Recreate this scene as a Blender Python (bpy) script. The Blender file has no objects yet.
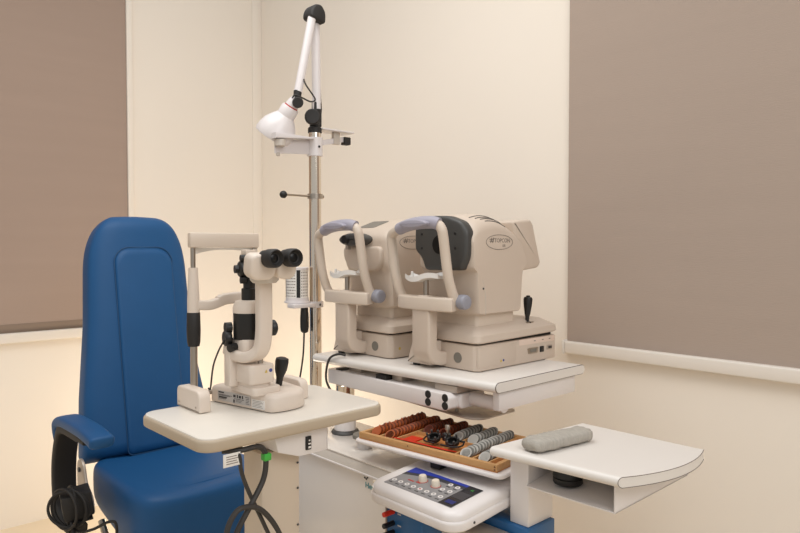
import bpy, bmesh, math, random
from mathutils import Vector, Matrix, Euler
random.seed(4)
PI = math.pi
scene = bpy.context.scene
COL = scene.collection

# ------------------------------------------------------------------ materials
def lin(c):
    c /= 255.0
    return c / 12.92 if c <= 0.04045 else ((c + 0.055) / 1.055) ** 2.4
def rgb(*c): return tuple(lin(v) for v in c) + (1.0,)

def mat(name, col, rough=0.5, metal=0.0, noise=0.0, nscale=30.0, bump=0.0, bscale=200.0, spec=0.5, coat=0.0, stretch=None, emit=None):
    m = bpy.data.materials.new(name); m.use_nodes = True
    nt = m.node_tree; b = nt.nodes['Principled BSDF']
    base = rgb(*col)
    b.inputs['Base Color'].default_value = base
    b.inputs['Roughness'].default_value = rough
    b.inputs['Metallic'].default_value = metal
    b.inputs['Specular IOR Level'].default_value = spec
    b.inputs['Coat Weight'].default_value = coat
    tc = nt.nodes.new('ShaderNodeTexCoord')
    vec = tc.outputs['Object']
    if stretch:
        mp = nt.nodes.new('ShaderNodeMapping'); mp.inputs['Scale'].default_value = stretch
        nt.links.new(vec, mp.inputs['Vector']); vec = mp.outputs['Vector']
    if noise > 0:
        n = nt.nodes.new('ShaderNodeTexNoise'); n.inputs['Scale'].default_value = nscale; n.inputs['Detail'].default_value = 3
        nt.links.new(vec, n.inputs['Vector'])
        r = nt.nodes.new('ShaderNodeMix'); r.data_type = 'RGBA'
        r.inputs[6].default_value = tuple(v * (1 - noise) for v in base[:3]) + (1,)
        r.inputs[7].default_value = tuple(min(1, v * (1 + noise)) for v in base[:3]) + (1,)
        nt.links.new(n.outputs['Fac'], r.inputs[0]); nt.links.new(r.outputs[2], b.inputs['Base Color'])
    if bump > 0:
        n2 = nt.nodes.new('ShaderNodeTexNoise'); n2.inputs['Scale'].default_value = bscale; n2.inputs['Detail'].default_value = 2
        nt.links.new(vec, n2.inputs['Vector'])
        bp = nt.nodes.new('ShaderNodeBump'); bp.inputs['Strength'].default_value = bump; bp.inputs['Distance'].default_value = 0.002
        nt.links.new(n2.outputs['Fac'], bp.inputs['Height']); nt.links.new(bp.outputs['Normal'], b.inputs['Normal'])
    if emit:
        b.inputs['Emission Color'].default_value = rgb(*emit[0]); b.inputs['Emission Strength'].default_value = emit[1]
    return m

M = dict(
    wall=mat('wall_paint', (236, 227, 215), 0.75, noise=0.012, nscale=2, bump=0.08, bscale=260, spec=0.2),
    floor=mat('floor_vinyl', (226, 208, 180), 0.4, noise=0.05, nscale=6),
    blind_a=mat('blind_fabric_warm', (166, 146, 133), 0.85, noise=0.04, nscale=1.2, bump=0.25, bscale=60, spec=0.1, stretch=(1, 1, 14)),
    blind_b=mat('blind_fabric_grey', (170, 154, 142), 0.85, noise=0.03, nscale=1.2, bump=0.25, bscale=60, spec=0.1, stretch=(1, 1, 14)),
    hem=mat('blind_hem', (138, 121, 107), 0.85, spec=0.1),
    rail=mat('rail_white', (226, 218, 208), 0.45),
    blue=mat('blue_vinyl', (24, 79, 128), 0.48, noise=0.05, nscale=14, bump=0.12, bscale=420, spec=0.32),
    blue_metal=mat('blue_enamel', (36, 92, 142), 0.35, noise=0.03),
    seam=mat('seam_blue', (34, 76, 116), 0.6),
    black=mat('black_plastic', (24, 23, 22), 0.42),
    softblack=mat('black_rubber', (34, 31, 29), 0.6, noise=0.1, nscale=40),
    cable=mat('dark_cable', (52, 48, 45), 0.55),
    dgrey=mat('charcoal_panel', (66, 65, 63), 0.45, noise=0.03),
    white=mat('white_laminate', (226, 220, 213), 0.38, noise=0.01, nscale=9),
    whitem=mat('white_enamel', (228, 222, 219), 0.35, noise=0.01),
    cab=mat('cabinet_white', (228, 220, 211), 0.22, noise=0.01, coat=0.3),
    band=mat('cabinet_band', (196, 187, 176), 0.4),
    beige=mat('instrument_beige', (206, 190, 174), 0.42, noise=0.015, nscale=12, bump=0.05, bscale=700),
    beige2=mat('instrument_beige_light', (214, 199, 183), 0.4, noise=0.01),
    slit=mat('slit_lamp_cream', (222, 208, 194), 0.38, noise=0.01),
    tabedge=mat('tabletop_edge_tan', (184, 168, 146), 0.5),
    tabtop=mat('tabletop_cream', (229, 222, 211), 0.33, noise=0.01),
    column=mat('column_tan', (206, 190, 170), 0.42),
    lav=mat('lavender_pad', (160, 156, 168), 0.5, noise=0.03),
    lavd=mat('lavender_knob', (150, 150, 160), 0.45),
    chrome=mat('chrome', (226, 214, 198), 0.13, metal=1.0),
    steel=mat('brushed_steel', (176, 166, 154), 0.3, metal=1.0),
    gmetal=mat('grey_sheet_metal', (182, 170, 158), 0.35, metal=0.5),
    greydot=mat('grey_cap', (122, 117, 108), 0.5),
    line=mat('dark_line', (110, 100, 92), 0.6),
    print=mat('print_grey', (128, 118, 110), 0.6),
    ink=mat('print_dark', (60, 57, 58), 0.6),
    label=mat('label_silver', (190, 186, 182), 0.4),
    paper=mat('label_white', (232, 228, 222), 0.6),
    wood=mat('light_wood', (196, 150, 98), 0.5, noise=0.2, nscale=9, stretch=(2, 14, 14)),
    wood2=mat('wood_floor_of_case', (196, 132, 74), 0.55, noise=0.15, nscale=12, stretch=(2, 14, 14)),
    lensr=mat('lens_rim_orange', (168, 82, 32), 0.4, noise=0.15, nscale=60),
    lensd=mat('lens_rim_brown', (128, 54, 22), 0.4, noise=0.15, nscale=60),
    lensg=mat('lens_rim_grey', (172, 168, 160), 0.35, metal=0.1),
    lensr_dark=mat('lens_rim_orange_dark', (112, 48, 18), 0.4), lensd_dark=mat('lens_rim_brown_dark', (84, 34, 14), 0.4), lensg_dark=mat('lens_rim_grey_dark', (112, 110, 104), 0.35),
    red=mat('red_plastic', (214, 52, 26), 0.45),
    reddk=mat('red_mark', (178, 50, 40), 0.5),
    green=mat('green_tie', (62, 168, 62), 0.5),
    panelgrey=mat('panel_grey', (140, 138, 138), 0.4),
    panelblue=mat('panel_blue', (44, 62, 160), 0.4),
    paneldark=mat('panel_dark', (62, 62, 66), 0.35),
    display=mat('display_black', (36, 36, 40), 0.25),
    dispblue=mat('display_blue', (36, 46, 108), 0.35),
    knob=mat('knob_cream', (226, 214, 196), 0.45),
    btn=mat('button_ring', (232, 226, 222), 0.45),
    teal=mat('logo_teal', (74, 150, 158), 0.5),
    cloth=mat('grey_gauze', (178, 172, 162), 0.95, noise=0.22, nscale=60, bump=0.8, bscale=240, spec=0.1, stretch=(1, 3, 1)),
    lampw=mat('lamp_white', (220, 214, 213), 0.3),
    yellow=mat('mark_yellow', (206, 178, 84), 0.5),
    navy=mat('mark_navy', (70, 78, 140), 0.5),
    dglass=mat('dark_lens', (10, 10, 11), 0.3, spec=0.3),
    brown=mat('brown_leather', (122, 82, 50), 0.6),
)

# blind weave: faint horizontal threads
# ------------------------------------------------------------------ mesh helpers
def new(): return bmesh.new()
def merge(bm, t, mtx=None):
    if mtx is not None: t.transform(mtx)
    me = bpy.data.meshes.new('tmp'); t.to_mesh(me); t.free(); bm.from_mesh(me); bpy.data.meshes.remove(me)
def box(bm, x0, x1, y0, y1, z0, z1, bev=0.0, seg=2, mtx=None):
    t = bmesh.new(); bmesh.ops.create_cube(t, size=1)
    for v in t.verts:
        v.co = Vector(((x0 + x1) / 2 + v.co.x * (x1 - x0), (y0 + y1) / 2 + v.co.y * (y1 - y0), (z0 + z1) / 2 + v.co.z * (z1 - z0)))
    if bev > 0: bmesh.ops.bevel(t, geom=t.edges[:], offset=bev, segments=seg, affect='EDGES', profile=0.5)
    merge(bm, t, mtx)
def to3(axis, p, a):
    if axis == 'x': return Vector((a, p[0], p[1]))
    if axis == 'y': return Vector((p[0], a, p[1]))
    return Vector((p[0], p[1], a))
def prism(bm, pts, axis, a0, a1, bev=0.0, seg=2, mtx=None):
    t = bmesh.new(); n = len(pts)
    A = [t.verts.new(to3(axis, p, a0)) for p in pts]; B = [t.verts.new(to3(axis, p, a1)) for p in pts]
    f0 = t.faces.new(A); f1 = t.faces.new(B)
    for i in range(n): t.faces.new((A[i], A[(i + 1) % n], B[(i + 1) % n], B[i]))
    bmesh.ops.recalc_face_normals(t, faces=t.faces[:])
    if bev > 0:
        es = list(set(f0.edges[:] + f1.edges[:]))
        bmesh.ops.bevel(t, geom=es, offset=bev, segments=seg, affect='EDGES', profile=0.5)
    merge(bm, t, mtx)
def rrect(x0, x1, y0, y1, r, n=6):
    rs = r if isinstance(r, (list, tuple)) else (r,) * 4   # order: (x1,y1),(x0,y1),(x0,y0),(x1,y0)
    out = []
    for (sx, sy, a0), q in zip(((1, 1, 0), (0, 1, 90), (0, 0, 180), (1, 0, 270)), rs):
        cx = (x1 - q) if sx else (x0 + q); cy = (y1 - q) if sy else (y0 + q)
        for k in range(n + 1):
            a = math.radians(a0 + 90 * k / n); out.append((cx + q * math.cos(a), cy + q * math.sin(a)))
    return out
def roundpoly(pts, r, n=4):
    out = []; N = len(pts)
    for i in range(N):
        p0, p1, p2 = Vector(pts[i - 1]), Vector(pts[i]), Vector(pts[(i + 1) % N])
        q = r[i] if isinstance(r, (list, tuple)) else r
        q = min(q, (p0 - p1).length * .48, (p2 - p1).length * .48)
        a = p1 + (p0 - p1).normalized() * q; b = p1 + (p2 - p1).normalized() * q
        for k in range(n + 1):
            u = k / n; out.append(tuple(a * (1 - u) ** 2 + p1 * 2 * u * (1 - u) + b * u * u))
    return out
def ell(cx, cy, rx, ry, n=32): return [(cx + rx * math.cos(2 * PI * k / n), cy + ry * math.sin(2 * PI * k / n)) for k in range(n)]
def spline(pts, n=8):
    P = [Vector(p) for p in pts]
    if len(P) < 3: return P
    P = [P[0] * 2 - P[1]] + P + [P[-1] * 2 - P[-2]]; out = []
    for i in range(1, len(P) - 2):
        a, b, c, d = P[i - 1:i + 3]
        for k in range(n):
            t = k / n
            out.append(0.5 * ((2 * b) + (c - a) * t + (2 * a - 5 * b + 4 * c - d) * t * t + (3 * b - a - 3 * c + d) * t ** 3))
    out.append(P[-2]); return out
def sweep(bm, pts, prof, upv=(0, 0, 1), scale=None, closed=False):
    """sweep a 2D profile (side, up) along 3D points"""
    n = len(pts); rings = []; U = Vector(upv)
    for i, p in enumerate(pts):
        if closed: d = pts[(i + 1) % n] - pts[i - 1]
        else: d = pts[min(i + 1, n - 1)] - pts[max(i - 1, 0)]
        d.normalize()
        s = d.cross(U)
        if s.length < 1e-4: s = d.cross(Vector((1, 0, 0.01)))
        s.normalize(); u = s.cross(d).normalized(); U = u if upv == 'free' else U
        k = scale[i] if scale else 1.0
        rings.append([bm.verts.new(p + s * (a * k) + u * (b * k)) for a, b in prof])
    m = len(prof)
    for i in range(n if closed else n - 1):
        A, B = rings[i], rings[(i + 1) % n]
        for j in range(m): bm.faces.new((A[j], A[(j + 1) % m], B[(j + 1) % m], B[j]))
    if not closed:
        bm.faces.new(rings[0][::-1]); bm.faces.new(rings[-1])
    bmesh.ops.recalc_face_normals(bm, faces=bm.faces[:])
def tube(bm, pts, r, seg=10, sm=8, up=(0, 0, 1), closed=False):
    t = bmesh.new(); P = spline(pts, sm) if sm else [Vector(p) for p in pts]
    # parallel transport frame
    n = len(P); rings = []
    d0 = (P[1] - P[0]).normalized(); ref = d0.orthogonal().normalized()
    for i, p in enumerate(P):
        d = (P[min(i + 1, n - 1)] - P[max(i - 1, 0)]).normalized()
        ref = (ref - d * ref.dot(d)).normalized(); s = d.cross(ref)
        q = r if not isinstance(r, (list, tuple)) else r[0] + (r[1] - r[0]) * i / (n - 1)
        rings.append([t.verts.new(p + (ref * math.cos(2 * PI * j / seg) + s * math.sin(2 * PI * j / seg)) * q) for j in range(seg)])
    for i in range(n - 1):
        A, B = rings[i], rings[i + 1]
        for j in range(seg): t.faces.new((A[j], A[(j + 1) % seg], B[(j + 1) % seg], B[j]))
    t.faces.new(rings[0][::-1]); t.faces.new(rings[-1])
    bmesh.ops.recalc_face_normals(t, faces=t.faces[:]); merge(bm, t)
def axm(origin, axis):
    return Matrix.Translation(Vector(origin)) @ Vector((0, 0, 1)).rotation_difference(Vector(axis).normalized()).to_matrix().to_4x4()
def lathe(bm, prof, origin=(0, 0, 0), axis=(0, 0, 1), seg=32, mtx=None):
    t = bmesh.new(); rings = []
    for r, h in prof:
        if r < 1e-6: rings.append([t.verts.new((0, 0, h))])
        else: rings.append([t.verts.new((r * math.cos(2 * PI * j / seg), r * math.sin(2 * PI * j / seg), h)) for j in range(seg)])
    for A, B in zip(rings[:-1], rings[1:]):
        for j in range(seg):
            k = (j + 1) % seg
            if len(A) == 1 and len(B) > 1: t.faces.new((A[0], B[k], B[j]))
            elif len(B) == 1 and len(A) > 1: t.faces.new((A[j], A[k], B[0]))
            elif len(A) > 1: t.faces.new((A[j], A[k], B[k], B[j]))
    if len(rings[0]) > 1: t.faces.new(rings[0][::-1])
    if len(rings[-1]) > 1: t.faces.new(rings[-1])
    bmesh.ops.recalc_face_normals(t, faces=t.faces[:]); merge(bm, t, axm(origin, axis) if mtx is None else mtx)
def cyl(bm, o, axis, r, h, seg=28, bev=0.0015):
    lathe(bm, [(0, 0), (r - bev, 0), (r, bev), (r, h - bev), (r - bev, h), (0, h)], o, axis, seg)
def loft(bm, rings):
    t = bmesh.new(); R = [[t.verts.new(p) for p in ring] for ring in rings]; m = len(R[0])
    for A, B in zip(R[:-1], R[1:]):
        for j in range(m): t.faces.new((A[j], A[(j + 1) % m], B[(j + 1) % m], B[j]))
    t.faces.new(R[0][::-1]); t.faces.new(R[-1])
    bmesh.ops.recalc_face_normals(t, faces=t.faces[:]); merge(bm, t)
def ellipsoid(bm, c, r, u=20, v=12):
    t = bmesh.new(); bmesh.ops.create_uvsphere(t, u_segments=u, v_segments=v, radius=1)
    merge(bm, t, Matrix.Translation(c) @ Matrix.Diagonal((r[0], r[1], r[2], 1)))
def sup(a, e): return math.copysign(abs(a) ** e, a)

ORG = {}
def link(o, parent, kids=True):
    COL.objects.link(o)
    if parent is not None: o.parent = parent
def obj(name, bm, m, parent=None, smooth=True, ang=40):
    org = Vector((0, 0, 0)); q = parent
    if parent is not None: org = ORG.get(parent.name, Vector((0, 0, 0)))
    if parent is None:   # origin at the base of the thing
        xs = [v.co.x for v in bm.verts]; ys = [v.co.y for v in bm.verts]; zs = [v.co.z for v in bm.verts]
        org = Vector(((min(xs) + max(xs)) / 2, (min(ys) + max(ys)) / 2, min(zs)))
    bmesh.ops.translate(bm, verts=bm.verts[:], vec=-org)
    if smooth:
        for f in bm.faces: f.smooth = True
        for e in bm.edges:
            if len(e.link_faces) == 2: e.smooth = e.calc_face_angle(0) < math.radians(ang)
    me = bpy.data.meshes.new(name); bm.to_mesh(me); bm.free()
    me.materials.append(m)
    o = bpy.data.objects.new(name, me); link(o, parent)
    if parent is None: o.location = org
    ORG[o.name] = org
    return o
def thing(name, label, cat, loc, group=None):
    o = bpy.data.objects.new(name, None); o.empty_display_size = .05; COL.objects.link(o)
    o.location = loc; ORG[o.name] = Vector(loc)
    o['label'] = label; o['category'] = cat
    if group: o['group'] = group
    return o
def tag(o, label, cat, group=None):
    o['label'] = label; o['category'] = cat
    if group: o['group'] = group
    return o
def struct(o): o['kind'] = 'structure'; return o
def text(name, body, size, mtx, m, parent, depth=0.0004):
    cu = bpy.data.curves.new('txt', 'FONT'); cu.body = body; cu.size = size; cu.extrude = depth; cu.align_x = 'CENTER'; cu.align_y = 'CENTER'
    cu.resolution_u = 2
    to = bpy.data.objects.new('txt', cu); COL.objects.link(to)
    bpy.context.view_layer.update()
    me = bpy.data.meshes.new_from_object(to.evaluated_get(bpy.context.evaluated_depsgraph_get()))
    bpy.data.objects.remove(to); bpy.data.curves.remove(cu)
    bm = bmesh.new(); bm.from_mesh(me); bpy.data.meshes.remove(me); bm.transform(mtx)
    return bm if name is None else obj(name, bm, m, parent, smooth=False)
def frame(o, x, y):     # matrix from two axes
    x = Vector(x).normalized(); y = Vector(y).normalized(); z = x.cross(y)
    m = Matrix((x, y, z)).transposed().to_4x4(); m.translation = Vector(o); return m

# ------------------------------------------------------------------ room
XL, YR = -3.2, 1.945
bm = new(); box(bm, XL - .12, XL, -3.0, YR + .12, 0, 2.75); struct(obj('wall_left', bm, M['wall'], smooth=False))
bm = new(); box(bm, XL, 2.6, YR, YR + .12, 0, 2.75); struct(obj('wall_right', bm, M['wall'], smooth=False))
bm = new(); box(bm, XL - .12, 2.6, -3.0, YR + .12, -.1, 0); struct(obj('floor', bm, M['floor'], smooth=False))
# thin corner cover strips
bm = new(); box(bm, XL, XL + .006, YR - .055, YR, .08, 2.75, .002); struct(obj('trim_1', bm, M['wall']))

# roller blind, left wall
T = thing('roller_blind', 'taupe roller blind on the wall behind the blue chair', 'roller blind', (XL + .02, .3, .80))
bm = new(); box(bm, XL + .006, XL + .010, -1.2, 1.215, .870, 2.62); obj('fabric', bm, M['blind_a'], T, smooth=False)
bm = new(); box(bm, XL + .005, XL + .012, -1.2, 1.215, .834, .870, .001); obj('hem_band', bm, M['hem'], T)
bm = new(); box(bm, XL + .002, XL + .030, -1.22, 1.238, .791, .834, .005, 3); obj('bottom_rail', bm, M['rail'], T)
bm = new(); box(bm, XL + .001, XL + .02, 1.216, 1.242, .835, 2.62, .004); obj('side_channel', bm, M['wall'], T)
# roller blind, right wall
T = thing('roller_blind', 'grey-taupe roller blind on the wall beside the white instruments', 'roller blind', (0, YR - .02, .83))
bm = new(); box(bm, -1.257, 1.6, YR - .010, YR - .006, .882, 2.62); obj('fabric', bm, M['blind_b'], T, smooth=False)
bm = new(); box(bm, -1.258, 1.6, YR - .030, YR - .002, .844, .884, .005, 3); r = obj('bottom_rail', bm, M['rail'], T)
bm = new(); box(bm, -1.266, -1.256, YR - .033, YR - .001, .842, .888, .003); obj('end_cap', bm, M['rail'], r)

# ------------------------------------------------------------------ examination chair
CH = thing('examination_chair', 'blue vinyl examination chair with a tall padded back', 'chair', (-2.15, .93, 0))
# backrest: vertical local frame (x = thickness forward, y = width, z = height) then reclined
BACK = Matrix.Translation((-2.293, .929, .488)) @ Matrix.Rotation(math.radians(-9.5), 4, 'Y')
H = .827
def backhalf(t):      # half width along the height 0..1
    w = .219 - .032 * min(1, t / .55) - .006 * max(0, t - .55) / .45
    if t > .77:
        q = (t - .77) / .23; w = w - .004 * q - .098 * (1 - math.sqrt(max(0, 1 - q ** 2.4)))
    return w + .016 * max(0, 1 - t / .42) ** 1.5 - .015 * max(0, t - .25) / .75
rings = []; NT = 44
for i in range(NT + 1):
    t = i / NT
    t = 1 - (1 - t) ** 1.4
    th = .052
    if t > .93: th = .052 * max(.08, math.sqrt(max(0, 1 - ((t - .93) / .07) ** 2.2)))
    if t < .04: th = .052 * max(.2, math.sqrt(1 - ((.04 - t) / .04) ** 2))
    w = backhalf(t)
    if t > .995: w *= .96
    ring = []
    for k in range(48):
        a = 2 * PI * k / 48; c, s = math.cos(a), math.sin(a)
        x = sup(c, .42) * th; y = sup(s, .34) * w
        if c > 0: x += .012 * (1 - (y / w) ** 2) * 1.0
        ring.append(BACK @ Vector((x, y + .016 * max(0, 1 - t / .42) ** 1.5 + .015 * max(0, t - .25) / .75, t * H)))
    rings.append(ring)
bm = new(); loft(bm, rings); BK = obj('backrest', bm, M['blue'], CH, ang=70)
# raised centre panel
def softpad(bm, outline, base, hgt, mtx, steps=5):
    """cushion: outline (y,z) inflated along +x"""
    cx = sum(p[0] for p in outline) / len(outline); cz = sum(p[1] for p in outline) / len(outline)
    rr = []
    for k in range(steps + 1):
        u = k / steps; ins = 1 - .09 * (1 - math.cos(u * PI / 2))
        rr.append([mtx @ Vector((base + hgt * math.sin(u * PI / 2), cx + (p[0] - cx) * ins, cz + (p[1] - cz) * ins)) for p in outline])
    loft(bm, rr)
outl = [(p[0], p[1]) for p in rrect(-.086, .120, .004, .709, (.055, .055, .02, .02), 8)]
bm = new(); softpad(bm, outl, .050, .0205, BACK); obj('center_panel', bm, M['blue'], CH, ang=60)
bm = new(); tube(bm, [BACK @ Vector((.063, p[0] * 1.0, p[1])) for p in outl] , .0016, 6, 0); obj('piping', bm, M['seam'], BK)
bm = new(); tube(bm, [(-2.40, .775, .865), (-2.405, .765, .85), (-2.39, .757, .80), (-2.37, .752, .75), (-2.35, .75, .70)], .0055, 8)
tube(bm, [(-2.40, .785, .865), (-2.40, .782, .85), (-2.385, .775, .80), (-2.365, .768, .75), (-2.345, .76, .70)], .0055, 8)
obj('handle', bm, M['softblack'], CH)
# seat cushion
def cushion(bm, x0, x1, yc, hw0, hw1, z0, z1, n=4.0):
    rings = []; cz = (z0 + z1) / 2; hz = (z1 - z0) / 2
    N = 60
    for i in range(15):
        ph = -PI / 2 + PI * i / 14
        rr = max(.02, abs(math.cos(ph))) ** .30; zz = cz + sup(math.sin(ph), .55) * hz
        ring = []
        for k in range(N):
            a = 2 * PI * k / N
            u = sup(math.cos(a), .36); v = sup(math.sin(a), .36)
            x = (x0 + x1) / 2 + u * (x1 - x0) / 2 * (1 - (1 - rr) * .35)
            hw = hw0 + (hw1 - hw0) * (x - x0) / (x1 - x0)
            y = yc + v * hw * (1 - (1 - rr) * .35)
            dz = 0
            if ph > .2:   # gentle saddle
                dz = -.012 * (1 - (v * v)) * math.sin(ph) + .006 * u * 0
            if ph < 0: dz -= .085 * max(0, (x - x0) / (x1 - x0)) * math.sin(-ph)
            ring.append(Vector((x, y, zz + dz)))
        rings.append(ring)
    loft(bm, rings)
bm = new(); cushion(bm, -2.30, -1.79, .93, .205, .225, .380, .508); ST = obj('seat', bm, M['blue'], CH, ang=60)
seamp = [(-2.27, .722, .488), (-2.0, .712, .488), (-1.85, .706, .488)]
bm = new()
for yy in (.80,):
    tube(bm, [(-2.2, yy, .4965), (-2.0, yy, .4965), (-1.86, yy, .4955)], .0012, 6)
obj('piping', bm, M['seam'], ST)
# hinge plates between seat and back
bm = new()
prism(bm, roundpoly([(-2.26, .41), (-2.12, .38), (-2.135, .43), (-2.185, .46), (-2.205, .515), (-2.235, .53), (-2.262, .51)], .015), 'y', .690, .699, .002)
HP = obj('hinge_plate', bm, M['gmetal'], CH)
bm = new(); cyl(bm, (-2.235, .691, .492), (0, -1, 0), .008, .006); obj('bolt', bm, M['dgrey'], HP)
bm = new(); cyl(bm, (-2.175, .691, .448), (0, -1, 0), .005, .006); obj('bolt', bm, M['paper'], HP)
# armrest
bm = new()
path = spline([(-2.165, .625, .61), (-2.172, .625, .648), (-2.155, .625, .672), (-2.11, .625, .684), (-2.04, .625, .687), (-1.94, .625, .687), (-1.86, .625, .680), (-1.835, .625, .675)], 6)
prof = [(sup(math.cos(2 * PI * k / 28), .45) * .033, sup(math.sin(2 * PI * k / 28), .6) * .0165) for k in range(28)]
n = len(path); sc = [min(1, .80 + .9 * i / n) if i < n * .3 else 1.0 for i in range(n)]; sc[-1] = .72; sc[-2] = .95; sc[0] = .6
sweep(bm, path, prof, (0, 0.0, 1), sc) if False else None
# frames in the XZ plane: side = Y
rings = []
for i, p in enumerate(path):
    d = (path[min(i + 1, n - 1)] - path[max(i - 1, 0)]).normalized(); s = Vector((0, 1, 0)); u = d.cross(s) * -1
    rings.append([p + s * (a * sc[i]) + u * (b * sc[i]) for a, b in prof])
loft(bm, rings); obj('armrest_pad', bm, M['blue'], CH, ang=60)
bm = new()
path = spline([(-1.92, .628, .662), (-2.04, .628, .665), (-2.12, .628, .660), (-2.150, .628, .625), (-2.178, .628, .55), (-2.182, .628, .47), (-2.165, .628, .41), (-2.12, .63, .376), (-2.08, .635, .365)], 6)
n = len(path); rings = []
prof = [(a, b) for a, b in rrect(-.027, .027, -.013, .013, .006, 3)]
for i, p in enumerate(path):
    d = (path[min(i + 1, n - 1)] - path[max(i - 1, 0)]).normalized(); s = Vector((0, 1, 0)); u = d.cross(s) * -1
    k = 1 if 2 < i else .6
    wd = 1.0 + .25 * math.sin(PI * i / n)
    rings.append([p + s * a * wd + u * b * k for a, b in prof])
loft(bm, rings); obj('armrest_bracket', bm, M['softblack'], CH)
# under-structure and pedestal
bm = new(); box(bm, -2.28, -1.90, .76, 1.10, .345, .40, .008); obj('seat_frame', bm, M['gmetal'], CH)
bm = new(); lathe(bm, [(0, 0), (.27, 0), (.275, .012), (.26, .03), (.10, .045), (.09, .06), (.085, .34), (0, .34)], (-2.1, .93, .0045)); obj('pedestal', bm, M['gmetal'], CH)
# foot support strap visible at the left of the seat
bm = new(); tube(bm, [(-2.16, .73, .34), (-2.06, .73, .24), (-1.99, .74, .12), (-1.9, .76, .05)], .011, 8); obj('footrest_bar', bm, M['steel'], CH)

# power adapter with coiled cable hanging at the chair
T = thing('power_adapter', 'black cable-wrapped power adapter hanging beside the blue seat', 'power adapter', (-2.075, .62, .37))
R = Matrix.Translation((-2.052, .624, .456)) @ Matrix.Rotation(math.radians(8), 4, 'X') @ Matrix.Rotation(math.radians(-12), 4, 'Z')
bm = new(); box(bm, -.040, .040, -.040, .040, -.036, .036, .005, 2, R); obj('adapter_body', bm, M['softblack'], T)
bm = new(); box(bm, -.037, .037, -.034, .034, -.05, -.044, .002, 2, R); box(bm, -.03, .03, -.027, .027, -.046, -.035, 0, 2, R); obj('bottom_cover', bm, M['black'], T)
bm = new()
for k, (ra, rb, dx, dy, ti) in enumerate([(.054, .057, 0, -.012, 0), (.058, .052, .006, -.004, .3), (.051, .058, -.006, .006, -.25), (.056, .055, .004, .0, .12)]):
    pts = []
    for j in range(25):
        a = 2 * PI * j / 24 + k
        p = Vector((ra * math.cos(a), 0, rb * math.sin(a)))
        p = Matrix.Rotation(ti, 3, 'Z') @ Matrix.Rotation(.35 + ti * .6, 3, 'Z') @ p
        pts.append(Vector((-2.030 + dx, .598 + dy * 1.2, .452)) + p)
    tube(bm, pts, .0042, 8, 2)
obj('coiled_cable', bm, M['softblack'], T)
bm = new()
tube(bm, [(-2.07, .60, .405), (-2.00, .61, .390), (-1.95, .635, .405), (-1.905, .66, .432), (-1.893, .678, .425), (-1.89, .678, .36), (-1.89, .68, .22)], .004, 8)
tube(bm, [(-2.03, .60, .42), (-2.00, .60, .38), (-1.99, .61, .33), (-2.09, .63, .20)], .0045, 8)
tube(bm, [(-2.14, .62, .37), (-2.12, .62, .33), (-2.08, .63, .30), (-2.06, .64, .22)], .003, 8)
obj('hanging_cable', bm, M['softblack'], T)

# ------------------------------------------------------------------ slit lamp table
ST_ = thing('slit_lamp_table', 'cream motorised table with rounded top in front of the blue chair', 'table', (-1.24, .77, 0))
bm = new(); prism(bm, rrect(-1.442, -1.142, .566, 1.021, .035, 8), 'z', .8135, .838, .006, 3); TT = obj('tabletop', bm, M['tabedge'], ST_)
bm = new(); prism(bm, rrect(-1.438, -1.146, .570, 1.017, .032, 8), 'z', .835, .8404, .0018, 2); obj('top_laminate', bm, M['tabtop'], TT)
bm = new(); prism(bm, rrect(-1.272, -1.198, .724, .818, .004, 2), 'z', .035, .77, .001); CO = obj('column', bm, M['column'], ST_)
for z in (.60, .68, .735):
    bm = new(); cyl(bm, (-1.1975, .812, z), (1, 0, 0), .0025, .002, 8, .0003); obj('screw', bm, M['dgrey'], CO)
bm = new(); prism(bm, rrect(-1.45, -1.05, .66, .90, .03, 6), 'z', 0.002, .045, .006); obj('foot_plate', bm, M['column'], ST_)
bm = new()
prism(bm, roundpoly([(.735, .8134), (.872, .8134), (.872, .757), (.798, .757), (.745, .776)], .002), 'x', -1.30, -1.168, .003)
CB = obj('control_box', bm, M['whitem'], ST_)
bm = new(); box(bm, -1.169, -1.1645, .812, .826, .768, .797, .0015); SW = obj('rocker_switch', bm, M['black'], CB)
bm = new(); box(bm, -1.166, -1.1625, .817, .823, .772, .776); box(bm, -1.166, -1.1625, .817, .823, .780, .783); box(bm, -1.166, -1.1625, .8185, .8215, .787, .790); obj('switch_mark', bm, M['paper'], SW)
bm = new(); cyl(bm, (-1.20, .871, .790), (0, 1, 0), .020, .012, 24, .003); obj('knob', bm, M['column'], CB)
# cable bundle under the tabletop
T = thing('power_cable', 'dark looped power cable hanging under the cream slit lamp tabletop', 'cable', (-1.15, .67, .6))
bm = new()
tube(bm, [(-1.17, .66, .806), (-1.15, .643, .804), (-1.146, .645, .79), (-1.15, .650, .765), (-1.15, .664, .725), (-1.15, .695, .657), (-1.15, .72, .60), (-1.15, .74, .54)], .0042, 8)
tube(bm, [(-1.17, .62, .806), (-1.15, .650, .806), (-1.15, .683, .806), (-1.15, .699, .797), (-1.15, .705, .775), (-1.15, .698, .736), (-1.145, .664, .691), (-1.145, .638, .653), (-1.145, .615, .60), (-1.145, .60, .53)], .0058, 8)
tube(bm, [(-1.14, .60, .50), (-1.14, .604, .60), (-1.14, .613, .66), (-1.14, .628, .688), (-1.14, .647, .697), (-1.14, .679, .688), (-1.14, .709, .657), (-1.14, .734, .61), (-1.14, .75, .54)], .0055, 8)
obj('cord', bm, M['cable'], T)
bm = new(); box(bm, -1.158, -1.142, .697, .714, .774, .789, .003); obj('cable_tie', bm, M['green'], T)
bm = new(); box(bm, -1.1455, -1.144, .609, .645, .781, .806, .0003)
TG = obj('paper_tag', bm, M['paper'], T)
bm = new()
for k in range(4): box(bm, -1.144, -1.1436, .615, .640 - .003 * (k % 2), .786 + k * .0045, .7875 + k * .0045)
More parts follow.
